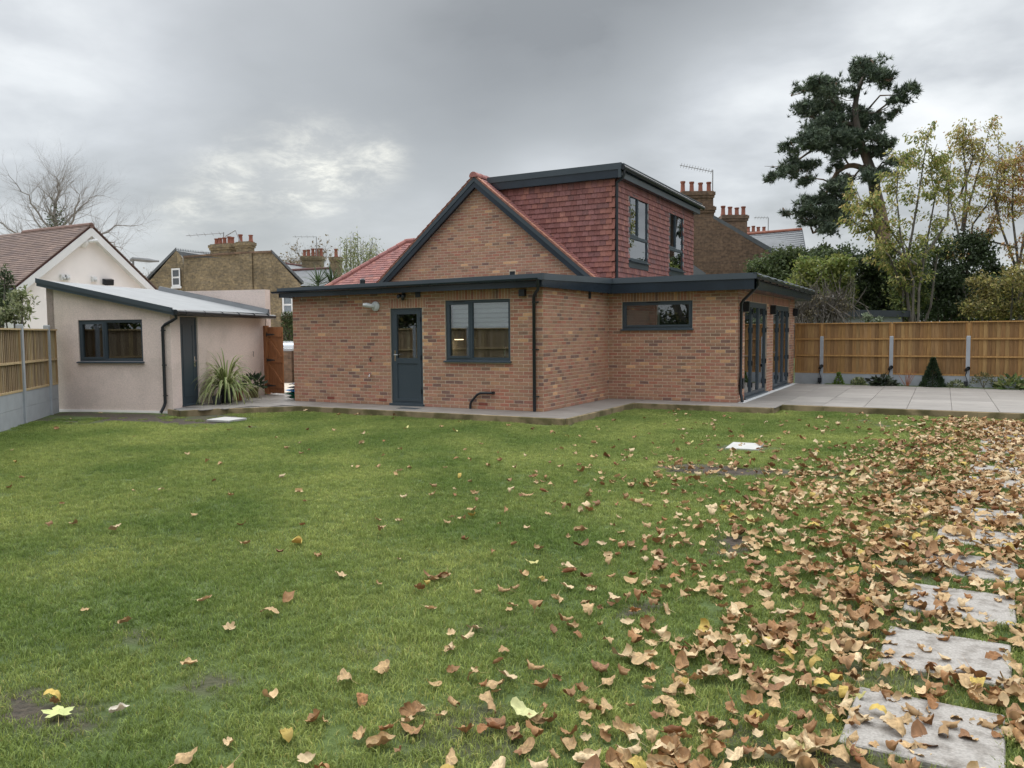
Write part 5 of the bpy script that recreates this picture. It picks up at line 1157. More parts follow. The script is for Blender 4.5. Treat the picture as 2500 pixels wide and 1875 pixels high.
def tufts(c, L, k=13, name='crown'):
    """bunches of needles"""
    N = len(c); ax = rng.normal(size=(N, 3)); ax[:, 2] += .8; ax = unit(ax)
    d = np.repeat(ax, k, 0)+rng.normal(size=(N*k, 3))*.75; d = unit(d); p = np.repeat(c, k, 0); ln = L*rng.uniform(.6, 1.2, (N*k, 1)); s = unit(np.cross(d, rng.normal(size=(N*k, 3))))*.020
    v = np.stack([p-s, p+s, p+d*ln], 1).reshape(-1, 3); i = np.arange(N*k)*3
    t = np.repeat(pal_tint(N, [(.085, .118, .078), (.115, .155, .098), (.06, .088, .06), (.14, .175, .115)], var=.2), k*3, 0)
    return v, np.stack([i, i+1, i+2], 1), t
v, f, t_ = tufts(c-pb, .23, 12); link('crown', mesh_np('crown', v, f, t_), 'needle', pine)
# branches from the trunk out to the foliage
tp_ = np.array([Z6(x, y, PD) for x, y in trunkpts[5:]]+[Z6(x, y, PD)+hb_*(abs(dz)*.8+.3)*i/max(1, len(pts)-1) for pts, _, _, dz in limbs for i, (x, y) in enumerate(pts)])
mb = MB()
for b_ in blobs:
    q = b_[0]; j = np.argmin(np.linalg.norm(tp_-q, axis=1)+(tp_[:, 2] > q[2]+.4)*1.5); a_ = tp_[j]
    mb.tube([a_, a_*.5+q*.5+up*.2+rng.normal(size=3)*.12, q], [.05, .035, .015], 5, cap=False)
    for k in range(3): e_ = q+CR*rng.normal()*b_[1]*.7+up*rng.normal()*b_[2]*.5+hb_*rng.normal()*.4; mb.tube([q*.7+a_*.3, (q+e_)/2-up*.08, e_], [.02, .016, .008], 4, cap=False)
part('branches', mb, 'pine_bark', pine)

# ---- shrubs and trees behind the fence
GRN = [(.08, .112, .04), (.10, .138, .048), (.058, .086, .032), (.125, .155, .058)]
BRT = [(.19, .24, .055), (.25, .28, .075), (.13, .18, .045), (.29, .30, .09)]
DRK = [(.048, .072, .032), (.064, .094, .04), (.08, .115, .05), (.036, .054, .026)]
YEL = [(.42, .36, .11), (.36, .35, .10), (.50, .41, .16), (.28, .30, .08), (.45, .31, .12)]
ORA = [(.42, .20, .07), (.36, .16, .065), (.46, .27, .09), (.30, .14, .07)]
YBR = [(.30, .25, .095), (.24, .20, .075), (.36, .29, .12), (.17, .155, .06)]
def bush(name, label, blobs6, dep, n, size, pal, w=None, aspect=.5, cat='bush', twigs=0, shell=.5, group=None, dep_f=.9):
    bl_ = [(Z6(x, y, dep)+hb_*rng.uniform(-.6, .6), S6(rx, dep), S6(ry, dep)) for x, y, rx, ry in blobs6]
    cen = np.mean([b[0] for b in bl_], 0); base = np.array([cen[0], cen[1], 0]); t = thing(name, label, cat, base, group)
    c = blob_points(bl_, n, dep_f, shell, sub=16); c = c[c[:, 2] > .05]
    v, f, tt = leaf_mesh('foliage', c-base, size, pal_tint(len(c), pal, w), aspect); link('foliage', mesh_np('foliage', v, f, tt), 'foliage', t)
    mb = MB()
    for b in bl_:
        mb.tube([base+rng.normal(size=3)*np.array([.15, .15, 0]), (base+b[0])/2+rng.normal(size=3)*.2, b[0]], [.06, .045, .02], 5)
        for k in range(twigs): q = b[0]+CR*rng.normal()*b[1]*.7+up*rng.normal()*b[2]*.5; mb.tube([q-up*.5+rng.normal(size=3)*.25, q, q+up*.45+rng.normal(size=3)*.3], [.016, .012, .006], 3, cap=False)
    part('stems', mb, 'bark', t); return t
bush('evergreen_bush', 'broad dull green bush beside the brown brick house', [(330, 1300, 130, 70), (240, 1330, 60, 45), (470, 1260, 130, 75), (420, 1360, 120, 70), (330, 1390, 100, 50), (580, 1230, 90, 50)], 36, 8500, .17, GRN)
bush('evergreen_bush', 'dark green evergreen bush at the foot of the pine', [(640, 1240, 90, 50), (740, 1290, 110, 80), (860, 1300, 100, 85), (930, 1330, 90, 80), (830, 1420, 120, 80), (700, 1400, 110, 70), (930, 1460, 90, 80), (840, 1530, 130, 60), (1000, 1400, 70, 120), (980, 1520, 90, 70)], 32.5, 12000, .14, DRK+GRN[:2], aspect=.55)
bush('dark_hedge', 'deep dark hedge filling the gaps behind the bushes and trees', [(350+150*i, 1440+20*(i%2), 120, 110) for i in range(11)]+[(420+150*i, 1570, 120, 80) for i in range(10)], 39, 15000, .24, DRK, aspect=.6, cat='hedge')
bush('yellow_green_bush', 'fresh yellow-green leafed bush in front of the dark evergreens', [(520, 1300, 80, 60), (610, 1340, 100, 75), (690, 1290, 70, 55), (560, 1400, 95, 50), (470, 1400, 70, 35), (660, 1420, 80, 45), (740, 1440, 50, 70)], 31, 3600, .16, BRT, aspect=.55, shell=.3)
t = bush('twiggy_shrub', 'bare brown twiggy shrub rising over the fence by the house corner', [(560, 1520, 120, 70), (680, 1540, 80, 60), (500, 1570, 80, 45)], 28.5, 700, .09, [(.16, .13, .07), (.12, .10, .06)], twigs=90, shell=.2)
bush('ivy_mass', 'dark glossy ivy mass between the yellow trees', [(1290, 1260, 100, 110), (1400, 1230, 110, 100), (1330, 1400, 110, 110), (1440, 1400, 80, 110), (1240, 1480, 80, 120), (1360, 1540, 130, 80), (1150, 1480, 60, 130), (1500, 1240, 60, 80), (1100, 1560, 110, 60), (1560, 1300, 60, 60)], 31.5, 12000, .13, DRK+[(.05, .075, .03)], aspect=.65)
bush('autumn_bush', 'yellow-brown leafy bush leaning over the right end of the fence', [(1560, 1430, 80, 70), (1660, 1400, 110, 80), (1780, 1400, 90, 100), (1520, 1520, 80, 80), (1640, 1530, 120, 80), (1760, 1530, 100, 90), (1860, 1480, 90, 120)], 29, 8000, .12, YBR+YEL[:2]+GRN[:1], aspect=.5)
bush('olive_undergrowth', 'yellow-green undergrowth around the foot of the young tree', [(1000, 1250, 80, 90), (1080, 1330, 90, 110), (1180, 1280, 80, 100), (1050, 1480, 90, 110), (1180, 1480, 80, 110), (1260, 1180, 60, 60)], 30.3, 3800, .13, BRT+GRN, aspect=.5, shell=.3)
bush('pale_shrub', 'small pale green shrub peeping over the fence by the garden store', [(900, 1600, 30, 26), (930, 1610, 24, 16)], 28, 420, .09, [(.25, .29, .2), (.16, .2, .11)])
def stem_tree(name, label, stems, dep, leaves, pal, w, lsize, spread, group=None, side=26, zmin=None, droop=.9):
    """several upright stems in photo outline, short side shoots with hanging leaves"""
    base = hz(Z6(*stems[0][0], dep)); t = thing(name, label, 'tree', base, group); mb = MB(); pts = []
    for st in stems:
        P = [Z6(x, y, dep)+hb_*rng.normal()*.25 for x, y in st]
        if st is stems[0] or st[0][1] > 1350: P[0] = P[0]*1.; P = [np.array([P[0][0], P[0][1], -.1])]+P
        n = len(P); rs = list(np.linspace(.075 if st is stems[0] else .05, .008, n)); mb.tube(P, rs, 6)
        for i in range(1, n-1):
            for k in range(side//n+1):
                f = rng.uniform(); q = P[i]*(1-f)+P[i+1]*f
                if q[2] < 2.4: continue
                s = unit(CR*rng.normal()+hb_*rng.normal()*.8+up*rng.uniform(.1, .9)); L = spread*rng.uniform(.4, 1.15)*(1-.45*i/n); e = q+s*L; m_ = q+s*L*.55+up*.06
                mb.tube([q, m_, e], [.016, .011, .005], 3, cap=False)
                for ff in np.linspace(.25, 1., 6): pts.append((q+(e-q)*ff, s))
        for i in range(n//2, n-1):
            for ff in (.2, .5, .8): pts.append((P[i]*(1-ff)+P[i+1]*ff, up))
    part('trunk', mb, 'bark', t)
    c0 = np.array([p for p, _ in pts]); idx = rng.integers(0, len(c0), leaves); c = c0[idx]+rng.normal(size=(leaves, 3))*.09
    v, f, tt = leaf_mesh('crown', c-base, lsize, pal_tint(leaves, pal, w), .42, .3, droop=droop, dirs=np.array([s for _, s in pts])[idx]*.6); link('crown', mesh_np('crown', v, f, tt), 'foliage', t)
    return t
stem_tree('young_tree', 'young tree with yellow-green leaves and tall leafy top shoot before the pine trunk', [[(1130, 1600), (1120, 1350), (1150, 1100), (1190, 850), (1210, 650), (1216, 530)], [(1125, 1400), (1060, 1150), (1020, 900), (1040, 740), (1100, 660)], [(1150, 1450), (1240, 1150), (1260, 900), (1250, 720), (1265, 600)], [(1120, 1300), (960, 1130), (850, 1010), (780, 960)], [(1090, 1200), (930, 980), (820, 900)], [(1180, 1300), (1310, 1050), (1330, 850), (1340, 700)], [(1100, 1450), (980, 1250), (880, 1100), (800, 1050)]], 29.5, 7000, YEL+BRT, [2, 3, 2, 4, 1, 3, 2, 2, 1], .135, 1.1)
stem_tree('young_tree', 'upright young tree with gold leaves thinning to bare twig tips at the top', [[(1430, 1550), (1420, 1250), (1440, 1000), (1480, 800), (1530, 640), (1558, 500)], [(1440, 1350), (1380, 1050), (1370, 850), (1350, 660)], [(1450, 1300), (1530, 1050), (1580, 850), (1600, 620)], [(1420, 1100), (1430, 800), (1420, 600), (1415, 520)], [(1480, 1200), (1600, 1000), (1640, 800), (1660, 660)], [(1440, 900), (1460, 700), (1480, 600)]], 31, 4200, YEL+ORA[:1], [4, 3, 3, 3, 2, 1], .125, 1.0, side=40)
stem_tree('orange_tree', 'small tree with rusty orange leaves at the end of the fence', [[(1760, 1500), (1740, 1250), (1720, 1000), (1700, 800), (1740, 640)], [(1750, 1300), (1660, 1050), (1630, 880), (1640, 700)], [(1760, 1300), (1800, 1050), (1790, 850), (1770, 620)], [(1730, 1200), (1600, 1150), (1560, 1120)], [(1780, 1200), (1880, 950), (1900, 750)]], 30.5, 4200, ORA+YEL[:3], [3, 2, 4, 2, 4, 3, 3], .125, 1.05)
bt = Z6(905, 1240, 48)
bare_tree('bare_tree', 'small bare tree far behind the pine trunk', (bt[0], bt[1], 0), Z6(905, 1080, 48)[2], .16, 4, 4, spread=.7)
# ---- left side: bare trees, street tree, conifer
def big_bare():
    D = 46.; Q = lambda x, y: at(*z1(x, y), D)
    base = hz(Q(322, 600)); t = thing('bare_tree', 'large bare tree spreading behind the white bungalow', 'tree', base); mb = MB(); tips = []
    stems = [([(322, 700), (322, 420), (324, 330), (322, 220), (335, 130), (330, 75)], .30, 0), ([(322, 480), (270, 330), (215, 200), (180, 110)], .14, -1), ([(322, 420), (385, 300), (450, 200), (490, 150)], .15, 1), ([(322, 560), (200, 400), (90, 270), (30, 215)], .15, 1.5), ([(322, 560), (440, 380), (540, 240), (580, 190)], .15, -1.5), ([(322, 600), (150, 440), (50, 350), (0, 300)], .13, -.5), ([(322, 600), (500, 430), (620, 350), (725, 325)], .14, 1.), ([(330, 620), (560, 480), (700, 470), (800, 520)], .12, -1.), ([(322, 640), (120, 500), (0, 420), (-60, 380)], .12, 1.), ([(322, 300), (270, 180), (250, 110)], .07, 1.), ([(322, 260), (380, 150), (400, 90)], .07, -1.)]
    for st, r0, dz in stems:
        n = len(st); P = []
        for i in range(n-1):
            for k in range(3): f = k/3; P.append(Q(st[i][0]*(1-f)+st[i+1][0]*f, st[i][1]*(1-f)+st[i+1][1]*f)+hb_*dz*(i+f)/n*2+rng.normal(size=3)*.06)
        P.append(Q(*st[-1])+hb_*dz*2)
        if st[0][1] > 650: P[0] = np.array([P[0][0], P[0][1], -.1])
        rs = list(np.linspace(r0, .02, len(P))); mb.tube(P, [q_*.55 for q_ in rs], 7)
        for i in range(2, len(P)):
            d0 = unit(P[i]-P[i-1])
            for k in range(3):
                s_ = rng.normal(size=3); s_ = unit(s_-d0*(s_@d0)); grow(mb, P[i], unit(d0+s_*.85), rng.uniform(.7, 1.5), max(.009, rs[i]*.17), 3, tips, .6, 3, 3, .16, .06, .66, .5)
    part('trunk', mb, 'bark_pale', t)
big_bare()
iv = at(*z1(322, 335), 46)
o = leaf_mesh('ivy', rng.normal(size=(320, 3))*np.array([.22, .22, .5]), .16, pal_tint(320, DRK+GRN)); ivy = thing('ivy_clump', 'dark ivy clump on the trunk of the large bare tree', 'ivy', iv); tag(link('ivy_leaves', mesh_np('ivy_leaves', *o), 'foliage', ivy), kind='stuff')
Z7 = lambda x, y, d: at(300+x/3.16, 520+y/3.16, d)
b = Z7(1300, 420, 85); bare_tree('street_tree', 'far brown thinning tree beyond the yellow brick house', (b[0], b[1], 0), Z7(1280, 192, 85)[2], .4, 5, 4, spread=.85, trunk=.38, leaves=1500, pal=[(.22, .17, .11), (.26, .2, .13), (.18, .13, .08)], lsize=.3)
b = at(*z1(850, 640), 75); bare_tree('street_tree', 'low brown tree tips behind the white gable verge', (b[0], b[1], 0), at(*z1(840, 600), 75)[2], .25, 4, 4, spread=.8, leaves=500, pal=[(.22, .16, .1)], lsize=.25)
# shrubs at the far left above the fence
def lbush(name, label, blobs1, dep, n, size, pal, aspect=.4):
    bl_ = [(at(*z1(x, y), dep)+hb_*rng.uniform(-.3, .3), rx/2.37/FPX*dep, ry/2.37/FPX*dep) for x, y, rx, ry in blobs1]; cen = np.mean([q[0] for q in bl_], 0); base = np.array([cen[0], cen[1], 0]); t = thing(name, label, 'shrub', base)
    c = blob_points(bl_, n, .9, .4, sub=14); v, f, tt = leaf_mesh('foliage', c-base, size, pal_tint(n if len(c) == n else len(c), pal), aspect); link('foliage', mesh_np('foliage', v, f, tt), 'foliage', t)
    mb = MB()
    for q, rx, ry in bl_: mb.tube([base, (base+q)/2+rng.normal(size=3)*.1, q+up*ry*.7], [.04, .03, .01], 5)
    part('stems', mb, 'bark', t)
lbush('pale_leaf_shrub', 'pale olive leaved shrub above the slat fence', [(120, 790, 60, 60), (60, 830, 60, 70), (150, 860, 45, 50), (100, 900, 80, 40), (10, 870, 50, 60)], 17.5, 700, .11, [(.22, .24, .11), (.15, .18, .08), (.3, .31, .18)])
lbush('conifer_shrub', 'dark drooping conifer branch at the end of the slat fence', [(10, 660, 30, 60), (-20, 760, 60, 90), (15, 780, 30, 60), (-30, 880, 60, 60)], 18.5, 2200, .12, DRK+GRN[:1], .2)
# ---- spiky palm and bamboo behind the roof
b = Z7(1610, 545, 34); t = thing('spiky_palm', 'spiky cordyline palm behind the pink hipped roof', 'palm', hz(b)); mb = MB(); v_ = []
part('stem', MB().tube([gnd(b), b-up*.1], [.14, .1], 8), 'bark', t)
def ribbon(p, d, L, w, droop, seg=6, tint=None, tint2=None):
    d = unit(np.array(d, float)); s = unit(np.cross(d, (0, 0, 1.))+1e-6); P = [np.array(p)]; dd = d.copy(); rows = []
    for i in range(seg+1):
        f = i/seg; ww = w*(1-f**2.2)*(.55+.45*min(1, f*4)); rows.append((P[-1]-s*ww, P[-1]+np.cross(s, dd)*ww*.35, P[-1]+s*ww)); dd = unit(dd-np.array([0, 0, droop/seg*(.4+f*1.2)])); P.append(P[-1]+dd*L/seg)
    vs = [q for r_ in rows for q in r_]; fs = [(i*3+k, i*3+k+1, i*3+k+4, i*3+k+3) for i in range(seg) for k in range(2)]
    return vs, fs
mb = MB()
for i in range(150):
    a = rng.uniform(0, 6.283); e = rng.uniform(-.1, 1.35); mb.tint = tuple(np.array([(.05, .085, .03), (.07, .11, .04), (.035, .06, .025)][rng.integers(3)])*rng.uniform(.8, 1.2))
    off = np.array([math.cos(a), math.sin(a), 0])*.0+CR*rng.choice([-.55, 0, .6])+up*rng.uniform(-.2, .1)
    mb.add(*ribbon(b+off, (math.cos(a)*math.cos(e), math.sin(a)*math.cos(e), math.sin(e)), rng.uniform(.7, 1.1), .03, .5, 4))
part('fronds', mb, 'foliage', t)
t = thing('bamboo_clump', 'tall pale bamboo clump rising behind the pink hipped roof', 'bamboo', hz(Z7(1850, 420, 36))); mb = MB(); pts = []
for i in range(46):
    x = rng.uniform(1690, 1990); ht = rng.uniform(190, 330)-60*math.exp(-((x-1800)/70)**2); p1 = Z7(x, ht, 36+rng.uniform(-.8, .8)); p0 = np.array([p1[0]+rng.normal()*.25, p1[1]+rng.normal()*.25, 0]); mb.tube([p0, (p0+p1)/2, p1+CR*rng.normal()*.12], [.02, .017, .006], 4, cap=False)
    pts += [p0+(p1-p0)*f+rng.normal(size=3)*.16 for f in rng.uniform(.62, .99, 60)]
part('canes', mb, 'bark', t); c = np.array(pts); bb = np.array(t.location); v, f, tt = leaf_mesh('foliage', c-bb, .17, pal_tint(len(c), [(.2, .22, .08), (.15, .18, .06), (.26, .27, .12), (.1, .13, .045)]), .22, droop=.4); link('foliage', mesh_np('foliage', v, f, tt), 'foliage', t)
# climber on the yellow house by the gate
c = np.array([YP(rng.uniform(1225, 1330), rng.uniform(770, 1010), -.15) for _ in range(900)]); bb = hz(c[0]); t = thing('wall_climber', 'straggly climber on the old brick wall beyond the gate', 'climber', bb)
v, f, tt = leaf_mesh('foliage', c-bb, .16, pal_tint(900, GRN+[(.12, .1, .06)])); link('foliage', mesh_np('foliage', v, f, tt), 'foliage', t)
mb = MB()
for i in range(14): p = YP(1230+i*7, 1080, -.1); mb.tube([gnd(p), p, p+CR*rng.normal()*.4+up*1.2], [.03, .025, .01], 4)
part('stems', mb, 'bark', t)
# trees of the gardens behind the photographer, seen only as reflections
for (x, y, h, lab) in [(-15.5, -15, 9.5, 'dense tree beyond the slat fence, mirrored in the windows'), (-9.5, -21, 11, 'tall half-bare tree beyond the garden end, mirrored in the windows'), (-20, -9, 8, 'rounded tree past the slat fence, mirrored in the door glass'), (-4.4, -18.5, 7.5, 'leafy tree mirrored in the wide window, beyond the slat fence end'), (-1.2, -20, 8.5, 'tall leafy tree mirrored in the wide window beside the leafy one')]:
    bare_tree('garden_tree', lab, (x, y, 0), h, .3, 4, 4, spread=.8, leaves=7500, pal=DRK+GRN+YBR[:1], lsize=.3, zlow=.16)

gh_ = thing('garden_hedge', 'loose evergreen hedge beyond the end of the slat fence, mirrored in the wide window', 'hedge', (-5.4, -17.6, 0))
c = []
for (x, y, z, r, rz_) in [(-6.8, -17.8, 1.6, 1.3, 1.3), (-5.6, -17.4, 1.7, 1.2, 1.25), (-4.5, -17.9, 1.5, 1.2, 1.2), (-7.9, -17.3, 1.7, 1.2, 1.4), (-3.4, -18, 1.6, 1.1, 1.3)]:
    p = unit(rng.normal(size=(1500, 3)))*rng.uniform(.3, 1.05, (1500, 1))**.5; c.append(p*np.array([r, r, rz_])+np.array([x, y, z]))
c = np.concatenate(c); v, f, tt = leaf_mesh('foliage', c-np.array([-5.4, -17.6, 0]), .2, pal_tint(len(c), DRK+YBR[3:])); link('foliage', mesh_np('foliage', v, f, tt), 'foliage', gh_)
part('stems', MB().tube([(-6.8, -17.8, -.1), (-6.7, -17.7, 1.6)], .06, 6).tube([(-5.6, -17.4, -.1), (-5.5, -17.5, 1.7)], .06, 6).tube([(-4.5, -17.9, -.1), (-4.5, -17.8, 1.5)], .06, 6), 'bark', gh_)
# ================================================================== POTS AND SMALL PLANTS
def pot(name, label, x, y, r, h, m, cat='plant pot', z=PZ, square=False):
    t = thing(name, label, cat, (x, y, z)); s = 4 if square else 18
    part('pot', MB().lathe((x, y, z), [(r*.72, 0), (r*.95, h*.92), (r*1.06, h*.92), (r*1.06, h), (r*.94, h), (r*.9, h*.88)], s), m, t, not square); part('soil', MB().lathe((x, y, z+h*.86), [(r*.9, -.01), (r*.9, .01)], s), 'turf_soil', t); return t
t = pot('potted_plant', 'big variegated strappy plant in a black pot beside the shed door', -7.93, -1.05, .17, .34, 'pot_black', 'potted plant'); mb = MB()
for i in range(170):
    a = rng.uniform(0, 6.283); e = rng.uniform(.45, 1.5); vs, fs = ribbon((-7.93+.06*math.cos(a), -1.05+.06*math.sin(a), PZ+.33), (math.cos(a)*math.cos(e), math.sin(a)*math.cos(e), math.sin(e)), rng.uniform(.7, 1.25), rng.uniform(.02, .032), rng.uniform(2., 4.6), 9)
    k = rng.uniform(.8, 1.15); g_, c_2 = np.array((.14, .20, .05))*k, np.array((.58, .58, .30))*k
    for j in range(0, len(vs), 3): mb.t += [tuple(c_2), tuple(g_), tuple(c_2 if i % 2 else g_)]
    o_ = len(mb.v); mb.v += [tuple(q) for q in vs]; mb.f += [tuple(q+o_ for q in f) for f in fs]
part('leaves', mb, 'foliage', t)
def leafy(t, c, r, n, size, pal, aspect=.5, up_b=.5, zs=1., droop=0.):
    p = unit(rng.normal(size=(n, 3)))*rng.uniform(.25, 1, (n, 1))**.5*r; p[:, 2] = np.abs(p[:, 2])*zs; base = np.array(t.location); v, f, tt = leaf_mesh('leaves', p+np.array(c)-base, size, pal_tint(n, pal), aspect, up_b, droop, dirs=unit(p)); link('leaves', mesh_np('leaves', v, f, tt), 'foliage', t)
t = pot('potted_plant', 'dark broad-leaved plant in a grey-brown pot near the gate', -8.5, .35, .14, .26, 'kerb', 'potted plant'); leafy(t, (-8.5, .35, PZ+.26), .3, 130, .16, [(.03, .05, .025), (.045, .075, .03), (.02, .035, .02)], .4)
t = pot('plant_pot', 'small dark square pot with thin twigs beside the shed door', -7.75, -1.5, .15, .2, 'pot_black', square=True)
mb = MB(); 
for i in range(7): mb.tube([(-7.75+rng.normal()*.04, -1.5+rng.normal()*.04, .3), (-7.75+rng.normal()*.12, -1.5+rng.normal()*.12, .62)], .004, 4)
part('twigs', mb, 'bark', t)
pot('plant_pot', 'terracotta pot half hidden under the strappy plant', -8.15, -.5, .13, .24, 'terracotta')
# planting at the foot of the right fence
def rfp(u, w): return np.array(RF(u, w, PZ))
bed = part('planting_bed', MB().prism([RF(.95, .0, .10), RF(10.4, .0, .10), RF(10.4, .42, .10), RF(.95, .42, .10)], (0, 0, .022)), 'turf_soil'); tag(bed, kind='structure')
def fplant(name, label, zx, cat='plant'):
    px = 1850+zx/3.403; p = hit(px, 940, 2, PZ); d = ray(px, 940); k = .22
    # walk to the line .2 m in front of the fence
    F0, F1 = np.array(RF(0, k, 0)), np.array(RF(10, k, 0)); n_ = np.array([-(F1-F0)[1], (F1-F0)[0]]); t_ = ((F0[:2]-CAM[:2])@n_)/(d[:2]@n_); q = CAM[:2]+d[:2]*t_; return thing(name, label, cat, (q[0], q[1], PZ)), np.array([q[0], q[1], PZ])
def conif(t, q, r, h, n, pal, L):
    z = rng.uniform(0, 1, n)**1.3; a = rng.uniform(0, 6.283, n); rr = r*(1-z)*rng.uniform(.75, 1.05, n); c = np.stack([rr*np.cos(a), rr*np.sin(a), z*h], 1); dirs = unit(np.stack([np.cos(a), np.sin(a), np.full(n, .7)], 1))
    v, f, tt = leaf_mesh('foliage', c, L, pal_tint(n, pal, var=.2), .4, .2, dirs=dirs); link('foliage', mesh_np('foliage', v, f, tt), 'foliage', t); part('stem', MB().tube([q-up*.02, q+up*h*.9], [.02, .005], 6), 'bark', t)
t, q = fplant('dwarf_conifer', 'tiny bright lime-green cone conifer by the first fence post', 672); conif(t, q, .13, .34, 420, [(.16, .24, .04), (.12, .2, .03)], .06)
t, q = fplant('variegated_shrub', 'small cream-edged rounded shrub next to the lime-green conifer', 838); leafy(t, q, .2, 330, .07, [(.35, .36, .2), (.16, .2, .08), (.1, .13, .05)], .5)
t, q = fplant('broadleaf_plant', 'low dark glossy broad-leaved plant beside the second fence post', 1030); leafy(t, q, .33, 230, .17, [(.025, .04, .02), (.04, .06, .03), (.05, .055, .035)], .6, zs=.75, droop=.5)
t, q = fplant('red_stem_shrub', 'leafless shrub of thin red stems by the timber fence', 1240); mb = MB()
for i in range(9): e = rng.normal()*.12; mb.tube([q+CR*e*.2, q+CR*e*.8+up*.22, q+CR*e*1.7+up*rng.uniform(.35, .52)+hb_*rng.normal()*.05], [.008, .007, .003], 4)
part('stems', mb, 'terracotta', t)
t, q = fplant('dwarf_conifer', 'dark green pyramid conifer, tallest plant along the fence', 1452); conif(t, q, .30, .80, 2600, [(.03, .055, .025), (.045, .075, .03), (.02, .04, .02)], .07)
t, q = fplant('variegated_shrub', 'small pale variegated shrub between conifer and third fence post', 1645); leafy(t, q, .19, 260, .065, [(.33, .34, .2), (.15, .19, .08), (.1, .12, .05)], .5)
t, q = fplant('feathery_shrub', 'loose bronze-green feathery shrub right of the third fence post', 1875); leafy(t, q+up*.12, .3, 420, .06, [(.12, .14, .05), (.17, .15, .06), (.08, .1, .04)], .35)
part('stems', MB().tube([q, q+up*.2], .012, 5).tube([q, q+up*.25+CR*.12], .01, 5).tube([q, q+up*.28-CR*.14], .01, 5), 'bark', t)
t, q = fplant('hosta_plant', 'leafy yellow-tipped green plant at the right end of the bed', 2100); leafy(t, q, .33, 200, .17, [(.12, .18, .05), (.2, .24, .08), (.3, .3, .14), (.08, .13, .04)], .45, zs=.85)
t, q = fplant('feathery_shrub', 'small wispy shrub at the far right end of the fence', 2330); leafy(t, q+up*.1, .25, 250, .07, [(.1, .13, .05)], .35)
# little tufts along the bed
for i, zx in enumerate((1180, 1370, 1760)):
    t, q = fplant('seedling', 'tiny green seedling at the slab edge below the fence', zx); t['group'] = 'seedlings'; leafy(t, q, .06, 30, .04, [(.08, .14, .03)])
# spike lights on the fence posts
for i, (u, lab) in enumerate([(.8, 'black garden spotlight on the fence post nearest the house'), (2.74, 'black garden spotlight on the middle concrete fence post'), (4.69, 'black garden spotlight on the post right of the pyramid conifer')]):
    p = np.array(RF(u-.03, .05, .62)); g0 = np.array(RF(u-.03, .09, PZ)); t = thing('garden_spotlight', lab, 'spotlight', g0, 'garden spotlights')
    part('lamp_head', MB().lathe((0, 0, 0), [(.05, -.06), (.055, 0), (.06, .07), (.045, .075), (.04, .04)], 14, F=lambda x, y, z, p=p: p+CR*x+up*(y*.9+z*.45)-hb_*(z*.9)+np.array([0, 0, 0])-hb_*.03), 'black_plastic', t, True)
    part('bracket', MB().tube([p, p+up*-.08, np.array(RF(u-.03, .052, .5))], .015, 6), 'black_plastic', t)
    part('cable', MB().tube([p-up*.05, np.array(RF(u-.05, .06, .45)), np.array(RF(u+.0, .06, .3)), g0+up*.2], .008, 5), 'black_plastic', t)
    part('junction_box', MB().hexa([np.array(RF(u-.03+a_, .055+b_, PZ+c_)) for c_ in (.03, .17) for a_, b_ in ((-.05, 0), (.05, 0), (.05, .07), (-.05, .07))]).tube([g0+up*.04, g0-up*.02], [.025, .005], 6), 'black_plastic', t)

